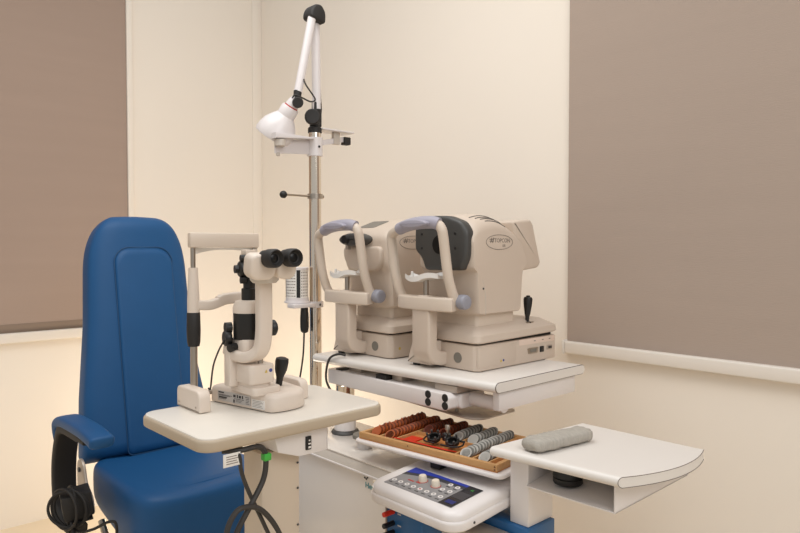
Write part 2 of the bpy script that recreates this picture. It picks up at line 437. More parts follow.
obj('tag_print', bm, M['print'], TG)

# ------------------------------------------------------------------ slit lamp
SL = thing('slit_lamp', 'cream slit lamp microscope with black eyepieces standing on the cream table', 'slit lamp', (-1.33, .79, .8404))
ZB = .8404
# base
bm = new()
bp = roundpoly([(-1.435, .730), (-1.232, .770), (-1.226, .80), (-1.230, .842), (-1.25, .872), (-1.435, .885)], [.012, .012, .02, .02, .02, .015], 5)
cxy = (-1.335, .825)
def ringz(s, z): return [Vector((cxy[0] + (p[0] - cxy[0]) * s, cxy[1] + (p[1] - cxy[1]) * s, z)) for p in bp]
loft(bm, [ringz(.985, ZB + .002), ringz(1.0, ZB + .005), ringz(.995, ZB + .030), ringz(.97, ZB + .036), ringz(.90, ZB + .040)])
BS = obj('base', bm, M['slit'], SL)
bm = new(); loft(bm, [ringz(.95, ZB), ringz(.95, ZB + .003)]); obj('base_foot', bm, M['black'], BS)
dv = Vector((.192, .037, 0)).normalized(); o0 = Vector((-1.435, .730, 0))
LF = frame(o0 + Vector((0, 0, ZB)) + dv * .031, dv, (0, 0, 1))     # local x along the face, y up, z outward
bm = new(); box(bm, .0, .110, .008, .030, -.001, .0012, 0, 1, LF); LB = obj('rating_plate', bm, M['label'], BS)
bm = new()
for (a, b, c, d) in [(.003, .022, .0255, .0285), (.003, .050, .0215, .0225), (.003, .044, .0195, .0205), (.004, .032, .0145, .0178), (.004, .028, .0125, .0135), (.054, .062, .021, .027), (.066, .070, .0205, .0275),
                     (.073, .080, .021, .0265), (.083, .087, .0205, .0275), (.057, .090, .0175, .0185), (.054, .059, .009, .016), (.063, .084, .0145, .0152), (.063, .080, .0118, .0125), (.094, .107, .025, .0262), (.096, .107, .0215, .0225), (.096, .107, .018, .019), (.096, .105, .0145, .0155), (.096, .107, .011, .012)]:
    box(bm, a, b, c, d, .001, .0015, 0, 1, LF)
obj('plate_print', bm, M['ink'], LB)
bm = new(); box(bm, .115, .155, .006, .025, -.001, .0012, 0, 1, LF); WL = obj('white_sticker', bm, M['paper'], BS)
bm = new()
for k in range(5): box(bm, .118, .151 - (k % 3) * .004, .009 + k * .0032, .0098 + k * .0032, .001, .0015, 0, 1, LF)
obj('sticker_print', bm, M['print'], WL)
bm = new(); cyl(bm, (-1.432, .738, ZB + .022), (-.1, -1, 0), .006, .018, 16); cyl(bm, (-1.434, .722, ZB + .022), (-.1, -1, 0), .009, .006, 16); obj('axle_end', bm, M['steel'], BS)
# joystick
bm = new()
J = Vector((-1.314, .838, ZB + .025)); JA = Vector((.10, .10, 1))
lathe(bm, [(0, -.004), (.018, -.004), (.018, .0), (.016, .003), (.0085, .004), (.0075, .025), (.0085, .035), (.014, .052), (.0155, .070), (.0145, .078), (.008, .081), (0, .081)], J, JA, 24)
obj('joystick', bm, M['black'], SL)
# turntable plate and lower block
bm = new(); prism(bm, rrect(-1.365, -1.255, .742, .812, .012, 5), 'z', ZB + .036, ZB + .054, .004); obj('turn_plate', bm, M['slit'], SL)
bm = new(); prism(bm, rrect(-1.355, -1.262, .738, .800, .012, 5), 'z', ZB + .060, ZB + .103, .005)
prism(bm, rrect(-1.349, -1.268, .744, .794, .012, 5), 'z', ZB + .050, ZB + .062)
BL = obj('lower_block', bm, M['slit'], SL)
bm = new(); prism(bm, [(.772, .925), (.779, .925), (.7755, .932)], 'x', -1.263, -1.2612); obj('warning_mark', bm, M['yellow'], BL)
bm = new(); cyl(bm, (-1.2635, .787, .929), (1, 0, 0), .0042, .002, 16, .0004); obj('read_manual_mark', bm, M['navy'], BL)
# rear support and J-shaped microscope arm
bm = new()
prism(bm, roundpoly([(-1.352, .89), (-1.325, .89), (-1.325, .982), (-1.352, .982)], .006), 'y', .722, .752, .004)
obj('rear_support', bm, M['slit'], SL)
bm = new()
path = spline([(-1.355, .738, .972), (-1.32, .742, .960), (-1.285, .752, .960), (-1.262, .762, .976), (-1.256, .766, 1.01), (-1.256, .767, 1.06), (-1.256, .767, 1.105), (-1.256, .767, 1.13)], 6)
prof = rrect(-.0165, .0165, -.012, .012, .006, 3)
n = len(path); rings = []
for i, p in enumerate(path):
    d = (path[min(i + 1, n - 1)] - path[max(i - 1, 0)]).normalized(); s = Vector((0, 1, 0)); s = (s - d * s.dot(d)).normalized(); u = d.cross(s)
    rings.append([p + s * a + u * b for a, b in prof])
loft(bm, rings); obj('microscope_arm', bm, M['slit'], SL)
bm = new(); cyl(bm, (-1.285, .775, .930), (0, 0, 1), .006, .03, 16); obj('pivot_pin', bm, M['steel'], SL)
# illumination tower
TX, TY = -1.322, .768
bm = new(); prism(bm, rrect(TX - .034, TX + .034, TY - .030, TY + .030, .012, 4), 'z', .962, .996, .004); IB = obj('illumination_base', bm, M['slit'], SL)
bm = new(); cyl(bm, (TX + .034, TY - .005, .982), (1, 0, 0), .004, .0012, 16, .0003); obj('base_mark', bm, M['navy'], IB)
bm = new(); lathe(bm, [(0, 0), (.033, 0), (.0335, .002), (.0335, .058), (.031, .06), (0, .06)], (TX, TY, .995), (0, 0, 1), 36); IT = obj('lamp_housing', bm, M['black'], SL)
bm = new(); prism(bm, [(.785, 1.034), (.793, 1.034), (.789, 1.042)], 'x', TX + .0295, TX + .0315); obj('warning_mark', bm, M['yellow'], IT)
bm = new(); lathe(bm, [(0, 0), (.0345, 0), (.0345, .012), (.029, .026), (.022, .028), (0, .028)], (TX, TY, 1.053), (0, 0, 1), 36); obj('housing_collar', bm, M['slit'], SL)
bm = new(); lathe(bm, [(0, 0), (.017, 0), (.017, .028), (.013, .030), (.013, .075), (.010, .077), (.010, .115), (0, .115)], (TX, TY + .002, 1.078), (0, 0, 1), 28); obj('illumination_tube', bm, M['black'], SL)
bm = new()
KP = Vector((TX + .004, TY - .012, 1.150)); KA = Vector((-.25, -1, .0))
lathe(bm, [(0, -.012), (.016, -.012), (.018, -.008), (.018, .010), (.015, .013), (.009, .014), (.009, .022), (0, .022)], KP, KA, 24)
lathe(bm, [(0, 0), (.008, 0), (.008, .012), (0, .012)], KP + Vector((.006, 0, .024)), KA, 14); lathe(bm, [(0, 0), (.008, 0), (.008, .012), (0, .012)], KP + Vector((.006, 0, -.024)), KA, 14)
obj('filter_knob', bm, M['black'], SL)
bm = new(); box(bm, TX - .012, TX + .012, TY - .012, TY + .016, 1.176, 1.193, .003); obj('prism_head', bm, M['beige2'], SL)
# side knobs
bm = new(); lathe(bm, [(0, 0), (.016, 0), (.0175, .003), (.0175, .012), (.015, .015), (0, .015)], (TX - .020, TY - .034, .997), (-.2, -1, 0), 24)
lathe(bm, [(0, 0), (.008, 0), (.009, .020), (0, .022)], (TX - .002, TY - .030, .980), (.25, -1, -.15), 16)
lathe(bm, [(0, 0), (.012, 0), (.012, .014), (0, .014)], (TX - .020, TY - .032, 1.020), (-.2, -1, 0), 16)
obj('adjustment_knob', bm, M['black'], SL)
bm = new(); lathe(bm, [(0, 0), (.015, 0), (.0175, .003), (.0175, .012), (.014, .015), (0, .015)], (-1.262, .783, 1.022), (0, 1, 0), 24); obj('side_knob', bm, M['black'], SL)
# microscope head
bm = new(); lathe(bm, [(0, 0), (.024, 0), (.030, .006), (.032, .016), (0, .016)], (-1.245, .762, 1.122), (0, 0, 1), 32)
obj('head_ring', bm, M['band'], SL)
HD = Matrix.Translation((-1.232, .757, 1.165)) @ Matrix.Rotation(math.radians(10), 4, 'Y')
bm = new()
for (yc, w) in ((-.030, .0300), (.0270, .0235)):
    prism(bm, [(a, b) for a, b in rrect(yc - w, yc + w, -.028, .026 if yc < 0 else .010, (.010, .014, .020, .020) if yc < 0 else (.012, .012, .018, .018), 5)], 'x', .010, .045, .006, 3, HD)
prism(bm, [(a, b) for a, b in rrect(-.012, .030, -.024, .012, .008, 4)], 'x', -.03, .030, .004, 2, HD)
obj('microscope_head', bm, M['slit'], SL)
for k, (yc, zc) in enumerate(((-.029, .020), (.0205, .021))):
    EM = HD @ frame((.033, yc + .006, zc - .004), (0, 1, 0), (0, 0, 1))
    EM = Matrix.Translation(EM.translation) @ Vector((0, 0, 1)).rotation_difference(Vector((1, .06 - .10 * k, .02)).normalized()).to_matrix().to_4x4()
    bm = new(); lathe(bm, [(0, 0), (.0175, 0), (.0170, .012), (.0192, .014), (.0196, .026), (.0192, .038), (.0175, .041), (.0160, .0415), (.0115, .034), (.0095, .033), (0, .033)], mtx=EM, seg=36)
    EP = obj('eyepiece', bm, M['softblack'], SL, ang=30)
    bm = new(); lathe(bm, [(0, .0332), (.0092, .0332), (.006, .0348), (0, .0352)], mtx=EM, seg=24); obj('eye_lens', bm, M['dglass'], EP)
# head rest
HX = -1.42
for (xx, yy, zz, r, h) in ((HX, .685, ZB, .008, .14), (HX, .845, ZB, .008, .14), (HX, .685, 1.13, .0055, .075), (HX + .004, .838, 1.13, .0045, .09), (HX - .004, .848, 1.13, .0035, .09)):
    bm = new(); cyl(bm, (xx, yy, zz), (0, 0, 1), r, h, 20); obj('head_rest_rod', bm, M['steel'], SL)
bm = new(); lathe(bm, [(0, 0), (.0125, 0), (.0145, .010), (.0155, .035), (.0145, .075), (.0125, .078), (0, .078)], (HX, .685, .975), (0, 0, 1), 24); obj('grip', bm, M['softblack'], SL)
bm = new(); lathe(bm, [(0, 0), (.0135, 0), (.0135, .03), (.0105, .095), (.0105, .102), (0, .102)], (HX, .685, 1.050), (0, 0, 1), 24)
path = spline([(HX + .002, .69, 1.068), (HX + .004, .72, 1.066), (HX + .005, .742, 1.071), (HX + .005, .755, 1.077), (HX + .005, .79, 1.080), (HX + .005, .85, 1.082)], 5)
prof = rrect(-.010, .010, -.011, .011, .004, 3)
n = len(path); rings = []
for i, p in enumerate(path):
    d = (path[min(i + 1, n - 1)] - path[max(i - 1, 0)]).normalized(); u = Vector((0, 0, 1)); s = d.cross(u).normalized(); u = s.cross(d)
    rings.append([p + s * a + u * b * (1.15 if i > n * .45 else 1) for a, b in prof])
loft(bm, rings); obj('chin_rest_bar', bm, M['slit'], SL)
bm = new(); cyl(bm, (HX, .848, 1.0), (0, 0, 1), .0105, .13, 20); obj('post_sleeve', bm, M['slit'], SL)
bm = new(); box(bm, HX - .006, HX + .010, .674, .850, 1.197, 1.231, .0035, 2); TB = obj('top_bar', bm, M['beige2'], SL)
bm = new()
pts = []; N = 24
for k in range(N + 1):
    y = .684 + (.848 - .684) * k / N; u = (k / N - .5) * 2
    pts.append((y, 1.182 + .010 * (1 - u * u) + .003 * u))
loft(bm, [[Vector((HX - .030 * (1 - ((p[0] - .766) / .082) ** 2) + dx, p[0], z)) for (dx, z) in ((-.0015, p[1]), (.0015, p[1]), (.0015, 1.200), (-.0015, 1.200))] for p in pts])
obj('forehead_band', bm, M['paper'], SL)
# rail covers on the tabletop
for (x0, x1, y0, y1) in ((-1.445, -1.335, .655, .683), (-1.395, -1.303, .893, .916)):
    bm = new(); prism(bm, roundpoly([(x0, ZB + .001), (x1, ZB + .001), (x1, ZB + (.048 if y0 < .8 else .046)), (x0, ZB + (.048 if y0 < .8 else .046))], [.003, .003, .020, .014], 5), 'y', y0, y1, .004, 3)
    RC = obj('rail_cover', bm, M['slit'], SL)
    for xs in (x0 + .012, x1 - .016):
        bm = new(); cyl(bm, (xs, y0 + .001, ZB + .012), (0, -1, 0), .0022, .002, 10, .0003); obj('screw', bm, M['steel'], RC)
bm = new(); tube(bm, [(TX - .02, TY - .05, .992), (-1.375, .722, .965), (-1.385, .714, .93), (-1.395, .712, .88), (-1.41, .715, ZB + .036)], .0020, 8); obj('lamp_cable', bm, M['cable'], SL)

# ------------------------------------------------------------------ instrument table
IT_ = thing('instrument_table', 'white swivel instrument table carrying two beige eye-testing machines', 'table', (-1.66, 1.33, .61))
def capsule(y0, y1, z0, z1, n=8):
    r = (z1 - z0) / 2; zc = (z0 + z1) / 2; out = []
    for k in range(n + 1): a = -PI / 2 + PI * k / n; out.append((y1 - r + r * math.cos(a), zc + r * math.sin(a)))
    for k in range(n + 1): a = PI / 2 + PI * k / n; out.append((y0 + r + r * math.cos(a), zc + r * math.sin(a)))
    return out
def skew(bm):
    for v in bm.verts:
        if v.co.y < 1.45: v.co.y += .060 * (v.co.x + 1.70) / .66
XE = -1.048
bm = new(); prism(bm, capsule(1.238, 1.700, .834, .860), 'x', -1.735, XE, .001); skew(bm); TP = obj('tabletop', bm, M['white'], IT_)
bm = new(); prism(bm, capsule(1.2375, 1.7005, .8335, .8605), 'x', XE - .0002, XE + .0012); skew(bm); ED = obj('edge_line', bm, M['line'], TP)
bm = new(); prism(bm, capsule(1.239, 1.699, .8350, .8590), 'x', XE + .001, XE + .0025); skew(bm); obj('end_cap', bm, M['white'], TP)
bm = new(); box(bm, -1.076, -1.055, 1.322, 1.664, .785, .8342, .0012); obj('end_panel', bm, M['whitem'], IT_)
bm = new(); prism(bm, roundpoly([(-1.695, .770), (-1.190, .770), (-1.175, .779), (-1.175, .806), (-1.190, .816), (-1.695, .816)], .005), 'y', 1.265, 1.360, .004, 3)
AR = obj('arm_beam', bm, M['whitem'], IT_)
for (x, z) in ((-1.250, .806), (-1.250, .785), (-1.188, .806), (-1.188, .785)):
    bm = new(); cyl(bm, (x, 1.2655, z), (0, -1, 0), .0105, .0025, 20, .0006); obj('cap_screw', bm, M['black'], AR)
bm = new(); prism(bm, roundpoly([(1.30, .773), (1.40, .773), (1.40, .813), (1.30, .813)], .012), 'x', -1.20, -1.165, .006, 3)
lathe(bm, [(0, 0), (.019, 0), (.019, .125), (0, .125)], (-1.185, 1.35, .795), (1, 0, 0), 24); obj('pivot_tube', bm, M['whitem'], IT_)
for (x0, x1, y1) in ((-1.62, -1.56, 1.40), (-1.42, -1.38, 1.36), (-1.25, -1.17, 1.42)):
    bm = new(); box(bm, x0, x1, 1.29, y1, .8158, .8336, .002); obj('mounting_bracket', bm, M['gmetal'], IT_)
bm = new(); box(bm, -1.47, -1.425, 1.27, 1.30, .8158, .830, .002); obj('bracket_bolt', bm, M['softblack'], IT_)
bm = new(); box(bm, -1.66, -1.63, 1.27, 1.31, .8158, .8198, .001); obj('bracket_bolt', bm, M['softblack'], IT_)
bm = new(); prism(bm, roundpoly([(-1.435, 1.335), (-1.155, 1.310), (-1.118, 1.33), (-1.118, 1.48), (-1.435, 1.50)], .02), 'z', .748, .7525, .001)
for (x, y) in ((-1.40, 1.35), (-1.22, 1.345)): cyl(bm, (x, y, .751), (0, 0, 1), .005, .020, 12)
obj('cable_tray', bm, M['gmetal'], IT_)
bm = new(); cyl(bm, (-1.632, 1.285, .69), (0, 0, 1), .029, .082, 32)
CP = obj('column', bm, M['chrome'], IT_)
bm = new(); cyl(bm, (-1.632, 1.285, .626), (0, 0, 1), .034, .081, 32, .002); SV = obj('column_sleeve', bm, M['whitem'], IT_)
bm = new(); lathe(bm, [(0, 0), (.043, 0), (.044, .003), (.040, .009), (.034, .011), (0, .011)], (-1.632, 1.285, .6222), (0, 0, 1), 32); obj('base_ring', bm, M['dgrey'], SV)
T = new(); tube(T, [(-1.60, 1.262, .868), (-1.615, 1.250, .872), (-1.640, 1.238, .862), (-1.655, 1.235, .840), (-1.668, 1.238, .800), (-1.668, 1.245, .770), (-1.655, 1.262, .735), (-1.64, 1.285, .70), (-1.63, 1.29, .64)], .0036, 10)
o = obj('drooping_cable', T, M['cable'], None); tag(o, 'grey cable drooping over the front edge of the instrument tabletop', 'cable')

# ------------------------------------------------------------------ the two eye-testing machines
def refractor(name, label, dx, dy, big):
    D = Matrix.Translation((dx, dy, 0))
    Z0 = .860
    th = thing(name, label, 'eye tester', (-1.285 + dx, 1.5 + dy, Z0))
    def add(nm, bm, m, par=None, **k):
        bm.transform(D); return obj(nm, bm, m, par or th, **k)
    # lower base
    bm = new()
    prism(bm, roundpoly([(-1.398, 1.40), (-1.375, 1.367), (-1.182, 1.367), (-1.166, 1.378), (-1.166, 1.73), (-1.18, 1.742), (-1.385, 1.742), (-1.398, 1.73)], .006), 'z', Z0 + .002, Z0 + .072, .004, 3)
    prism(bm, roundpoly([(-1.395, Z0 + .008), (-1.300, Z0 + .008), (-1.300, Z0 + .075), (-1.372, Z0 + .075)], .004), 'y', 1.325, 1.43, .004)
    B = add('base', bm, M['beige'])
    bm = new()
    for (x, y) in ((-1.375, 1.345), (-1.185, 1.40), (-1.182, 1.682), (-1.38, 1.682)): cyl(bm, (x, y, Z0), (0, 0, 1), .011, .012, 16)
    add('foot', bm, M['black'], B)
    bm = new(); prism(bm, ell(-1.236, Z0 + .034, .0145, .0145, 24), 'y', 1.3655, 1.368); add('front_cap', bm, M['greydot'], B)
    if big:
        # raised rear housing with the connector panel
        bm = new(); box(bm, -1.18, -1.1645, 1.372, 1.535, Z0 + .012, Z0 + .068, .003); add('side_cover', bm, M['beige'], B)
        bm = new(); box(bm, -1.17, -1.1655, 1.550, 1.725, Z0 + .055, Z0 + .072, .001); add('pink_label_strip', bm, mat('strip', (226, 204, 188), .5), B)
        bm = new()
        for y in (1.62, 1.66, 1.695): box(bm, -1.1657, -1.1652, y, y + .008, Z0 + .062, Z0 + .0645)
        add('port_print', bm, M['print'], B)
        bm = new()
        prism(bm, roundpoly([(1.593, Z0 + .028), (1.635, Z0 + .028), (1.639, Z0 + .044), (1.589, Z0 + .044)], .003), 'x', -1.168, -1.163); P = add('serial_port', bm, M['steel'], B)
        bm = new(); prism(bm, roundpoly([(1.600, Z0 + .031), (1.628, Z0 + .031), (1.631, Z0 + .041), (1.597, Z0 + .041)], .002), 'x', -1.164, -1.1625); add('port_insert', bm, M['greydot'], P)
        bm = new(); box(bm, -1.168, -1.1632, 1.650, 1.668, Z0 + .027, Z0 + .044, .001); add('network_port', bm, M['black'], B)
        bm = new(); box(bm, -1.168, -1.1632, 1.685, 1.710, Z0 + .031, Z0 + .044, .001); P = add('video_port', bm, M['gmetal'], B)
        bm = new(); box(bm, -1.164, -1.1625, 1.690, 1.697, Z0 + .034, Z0 + .041); box(bm, -1.164, -1.1625, 1.700, 1.706, Z0 + .034, Z0 + .041); add('port_insert', bm, M['black'], P)
        bm = new(); cyl(bm, (-1.1648, 1.466, Z0 + .022), (1, 0, 0), .0035, .001, 12, .0002); add('warning_mark', bm, M['yellow'], B)
        bm = new(); cyl(bm, (-1.1648, 1.477, Z0 + .023), (1, 0, 0), .0035, .001, 12, .0002); add('manual_mark', bm, M['navy'], B)
    else:
        bm = new(); cyl(bm, (-1.1665, 1.405, Z0 + .030), (1, 0, 0), .0045, .0012, 12, .0002); add('warning_mark', bm, M['yellow'], B)
    # black block stands in for the shade in the gap, then the sliding stage
    bm = new(); box(bm, -1.385, -1.18, 1.385, 1.725, Z0 + .068, Z0 + .080); add('gap_shade', bm, M['black'], B)
    def rr(x0, x1, y0, y1, z0, r=.012, dzr=0): return [Vector((p[0], p[1], z0 + dzr * (p[1] - y0) / (y1 - y0))) for p in rrect(x0, x1, y0, y1, r, 5)]
    bm = new()
    loft(bm, [rr(-1.402, -1.163, 1.365, 1.735, Z0 + .0775, .02, .006), rr(-1.405, -1.160, 1.362, 1.738, Z0 + .081, .02, .006), rr(-1.403, -1.162, 1.364, 1.735, Z0 + .098, .02, .006),
              rr(-1.395, -1.170, 1.372, 1.725, Z0 + .106, .02, .004), rr(-1.365, -1.196, 1.40, 1.70, Z0 + .121, .02, .004), rr(-1.34, -1.22, 1.42, 1.66, Z0 + .127, .02, 0)])
    add('sliding_stage', bm, M['beige'])
    # neck
    bm = new(); prism(bm, rrect(-1.372, -1.196, 1.400, 1.568, .012, 4), 'z', Z0 + .115, Z0 + .175, 0); add('neck', bm, M['beige2'])
    # head
    bm = new()
    if big:
        P = roundpoly([(1.385, 1.010), (1.378, 1.130), (1.362, 1.140), (1.358, 1.245), (1.378, 1.280), (1.43, 1.293), (1.48, 1.291), (1.54, 1.268), (1.578, 1.235), (1.610, 1.150), (1.585, 1.132), (1.575, 1.010)],
                      [.01, .008, .01, .02, .03, .03, .04, .04, .03, .02, .02, .01], 5)
        # cross sections from the left side (narrower) to the right side
        cy, cz = 1.475, 1.15
        def pull(q, x, s_, d): return (cy + (q[0] - cy) * s_, cz + (q[1] - cz) * s_ - d * min(1, max(0, (q[1] - 1.19) / .08)))
        def sec(x, s, d=0): return [Vector((x,) + pull(p, x, s, d)) for p in P]
        SX = [(-1.275, 1.0, 0), (-1.245, .999, .002), (-1.222, .996, .007), (-1.203, .990, .014), (-1.190, .982, .022), (-1.182, .970, .031), (-1.178, .955, .040)]
        loft(bm, [sec(-1.388, .90), sec(-1.384, .945), sec(-1.372, .98), sec(-1.355, 1.0)] + [sec(*q) for q in SX])
        HDm = add('head', bm, M['beige'], ang=35)
        bm = new(); cyl(bm, (-1.1785, 1.405, 1.085), (1, 0, 0), .003, .002, 10, .0003); add('screw', bm, M['dgrey'], HDm)
        bm = new(); tube(bm, [(-1.1785, 1.416, 1.012), (-1.1785, 1.415, 1.06), (-1.1787, 1.408, 1.095), (-1.1795, 1.395, 1.118), (-1.182, 1.380, 1.128)], .0012, 6); add('side_seam', bm, M['band'], HDm)
        # charcoal face
        face = roundpoly([(-1.384, 1.190), (-1.384, 1.250), (-1.368, 1.276), (-1.315, 1.286), (-1.255, 1.284), (-1.205, 1.268), (-1.184, 1.240), (-1.184, 1.195), (-1.187, 1.168), (-1.205, 1.135), (-1.342, 1.133), (-1.352, 1.158), (-1.362, 1.172)], .012, 4)
        bm = new(); prism(bm, face, 'y', 1.3425, 1.378, .010, 3); FC = add('face_plate', bm, M['dgrey'])
        bm = new(); prism(bm, ell(-1.283, 1.205, .026, .026, 32), 'y', 1.3405, 1.345); LNS = add('measuring_window', bm, M['dglass'], FC)
        bm = new()
        for (x, z) in ((-1.352, 1.235), (-1.352, 1.195), (-1.225, 1.235), (-1.225, 1.195)): cyl(bm, (x, 1.3435, z), (0, -1, 0), .004, .002, 12, .0004)
        add('sensor_dot', bm, M['black'], FC)
        def s_at(x):
            for (xa_, sa, da), (xb_, sb, db) in zip(SX[:-1], SX[1:]):
                if x <= xb_: u = (x - xa_) / (xb_ - xa_); return sa + (sb - sa) * u, da + (db - da) * u
            return SX[-1][1:]
        def ztop(y, sd):      # height of the head's top line at depth y for one section
            q = [pull(p, 0, *sd) for p in P]; best = -9
            for (a0, b0), (a1, b1) in zip(q, q[1:] + q[:1]):
                if min(a0, a1) <= y <= max(a0, a1) and abs(a1 - a0) > 1e-9: best = max(best, b0 + (b1 - b0) * (y - a0) / (a1 - a0))
            return best
        for k in range(4):
            x = (-1.226, -1.213, -1.203, -1.194)[k]; y0 = 1.400 + .010 * k; y1 = 1.488 + .010 * k
            bm = new(); tube(bm, [(x, y0 + (y1 - y0) * j / 8, ztop(y0 + (y1 - y0) * j / 8, s_at(x)) + .0002) for j in range(9)], .0016, 6, 0)
            add('vent_slot', bm, M['dgrey'], HDm)
    else:
        P = roundpoly([(1.385, 1.010), (1.378, 1.120), (1.365, 1.145), (1.362, 1.230), (1.385, 1.252), (1.51, 1.294), (1.575, 1.25), (1.610, 1.150), (1.585, 1.132), (1.575, 1.010)], [.01, .01, .02, .03, .02, .05, .04, .02, .02, .01], 5)
        cy, cz = 1.475, 1.15
        def sec(x, s): return [Vector((x, cy + (p[0] - cy) * s, cz + (p[1] - cz) * s)) for p in P]
        loft(bm, [sec(-1.388, .90), sec(-1.384, .945), sec(-1.372, .98), sec(-1.355, 1.0), sec(-1.21, 1.0), sec(-1.192, .985), sec(-1.182, .962), sec(-1.178, .93)])
        HDm = add('head', bm, M['beige'], ang=35)
        bm = new(); prism(bm, roundpoly([(-1.34, 1.125), (-1.215, 1.125), (-1.195, 1.15), (-1.195, 1.20), (-1.378, 1.20), (-1.375, 1.16)], .018), 'y', 1.352, 1.375, .008, 3); add('front_bulge', bm, M['beige'])
        bm = new(); prism(bm, ell(-1.300, 1.221, .058, .020, 36), 'y', 1.318, 1.37, .010, 3); HO = add('nozzle_hood', bm, M['dgrey'])
        bm = new(); lathe(bm, [(0, 0), (.016, 0), (.013, .012), (.010, .013), (0, .010)], (-1.315, 1.32, 1.222), (0, -1, 0), 24); add('nozzle', bm, M['black'], HO)
        bm = new(); prism(bm, [(-1.33, 1.19), (-1.318, 1.19), (-1.318, 1.212), (-1.33, 1.212)], 'y', 1.325, 1.34, .002); add('nozzle_bracket', bm, M['gmetal'], HO)
        bm = new()
        prism(bm, roundpoly([(-.08, 0), (.0, 0), (.0, .07), (-.08, .07)], .008), 'z', -.002, .0012, 0, 1, Matrix.Translation((-1.285, 1.405, 1.252 + .020 * .042 / .125)) @ Matrix.Rotation(math.atan(.042 / .125), 4, 'X')); add('vent_grille', bm, M['greydot'], HDm)
        bm = new(); cyl(bm, (-1.180, 1.405, 1.085), (1, 0, 0), .003, .002, 10, .0003); add('screw', bm, M['dgrey'], HDm)
    # name badge on the right side
    F = D @ frame((-1.1778, 1.474, 1.212), (0, 1, 0), (0, 0, 1))
    bm = new(); tube(bm, [(F @ Vector(((.058 * math.cos(2 * PI * k / 48)), .0205 * math.sin(2 * PI * k / 48), .0004))) for k in range(49)], .0007, 5, 0)
    BD = obj('badge_ring', bm, M['print'], HDm)
    t1 = text(None, 'TOPCON', .0165, F @ Matrix.Translation((.012, .004, 0)), None, None)
    t2 = text(None, 'KR', .010, F @ Matrix.Translation((.020, -.010, 0)), None, None); merge(t1, t2)
    for k in (0, 1):
        prism(t1, [(-.040 + .008 * k, -.002), (-.037 + .008 * k, -.002), (-.032 + .008 * k, .012), (-.035 + .008 * k, .012)], 'z', -.0004, .0004, 0, 1, F)
        prism(t1, [(-.043, .0015 + .005 * k), (-.025, .0015 + .005 * k), (-.025, .0035 + .005 * k), (-.043, .0035 + .005 * k)], 'z', -.0004, .0004, 0, 1, F)
    obj('badge_lettering', t1, M['print'], BD, smooth=False)
    # monitor at the rear
    bm = new(); prism(bm, roundpoly([(1.545, 1.272), (1.628, 1.280), (1.642, 1.268), (1.682, 1.150), (1.668, 1.136), (1.585, 1.128)], .008), 'x', -1.375, -1.186, .008, 3); add('monitor', bm, M['beige'])
    # joystick
    bm = new(); lathe(bm, [(0, 0), (.013, 0), (.012, .004), (.006, .006), (.006, .018), (.0085, .026), (.0125, .055), (.0135, .070), (.0115, .076), (.006, .077), (.006, .081), (0, .082)], (-1.192, 1.622, Z0 + .114), (.03, .02, 1), 24); JS = add('joystick', bm, M['black'])
    bm = new(); box(bm, -1.202, -1.18, 1.605, 1.640, Z0 + .108, Z0 + .1185, .002); add('joystick_gate', bm, M['steel'], JS)
    D = D @ Matrix.Translation((-.028, .027, 0))
    # stem carrying the chin tray
    stem = [(1.268, 1.025), (1.268, .915)] + [(1.268 + .062 * (1 - math.cos(a)), .915 - .047 * math.sin(a)) for a in [PI / 2 * k / 8 for k in range(1, 9)]] + [(1.382, .868), (1.382, .905)] + [(1.345 - .040 * math.sin(a), .925 - .020 * math.cos(a)) for a in [PI / 2 * k / 6 for k in range(0, 7)]] + [(1.305, .94), (1.305, 1.025)]
    bm = new(); prism(bm, stem, 'x', -1.318, -1.250, .007, 3); add('stem', bm, M['beige'])
    # chin tray: curved bar
    plan = [(-1.388 + .012, 1.315)] + [(-1.284 - .105 * math.cos(PI * k / 16), 1.285 - .022 * math.sin(PI * k / 16)) for k in range(17)] + [(-1.19, 1.315)]
    bm = new(); prism(bm, plan, 'z', 1.024, 1.062, .005, 3); CT = add('chin_tray', bm, M['beige2'])
    bm = new(); cyl(bm, (-1.285, 1.290, 1.058), (0, 0, 1), .022, .007, 24, .002); add('rod_collar', bm, M['beige2'], CT)
    bm = new(); cyl(bm, (-1.282, 1.290, 1.06), (0, 0, 1), .0075, .06, 16); add('chin_rod', bm, M['steel'], CT)
    # chin cup: wavy saddle
    bm = new(); NX = 20; NY = 6; rt = []
    for i in range(NX + 1):
        u = i / NX * 2 - 1; w = .016 + .014 * (1 - u * u)
        zc = 1.113 + .006 * math.sin(u * 3.0) - .006 * (1 - abs(u))
        ring = []
        for j in range(NY + 1):
            v = j / NY * 2 - 1; ring.append(Vector((-1.288 + u * .064, 1.292 + v * w, zc + .007 * abs(v) ** 2 + .005)))
        for j in range(NY, -1, -1):
            v = j / NY * 2 - 1; ring.append(Vector((-1.288 + u * .064, 1.292 + v * w, zc - .005 * (1 - abs(u) * .6) * (1 - .4 * abs(v)))))
        rt.append(ring)
    loft(bm, rt); CC = add('chin_cup', bm, M['paper'], ang=60)
    bm = new(); cyl(bm, (-1.325, 1.278, 1.112), (0, 0, 1), .004, .018, 12); cyl(bm, (-1.255, 1.29, 1.112), (0, 0, 1), .003, .012, 12); add('paper_pin', bm, M['paper'], CC)
    # arch of the forehead rest
    L = [(-1.380, 1.300, 1.045), (-1.388, 1.288, 1.075), (-1.392, 1.276, 1.12), (-1.394, 1.268, 1.18), (-1.394, 1.263, 1.215), (-1.390, 1.260, 1.232), (-1.376, 1.257, 1.241), (-1.352, 1.255, 1.249)]
    Rr = [(-1.192, 1.315, 1.045), (-1.194, 1.300, 1.078), (-1.195, 1.286, 1.12), (-1.196, 1.276, 1.18), (-1.196, 1.268, 1.225), (-1.198, 1.264, 1.245), (-1.210, 1.261, 1.258)]
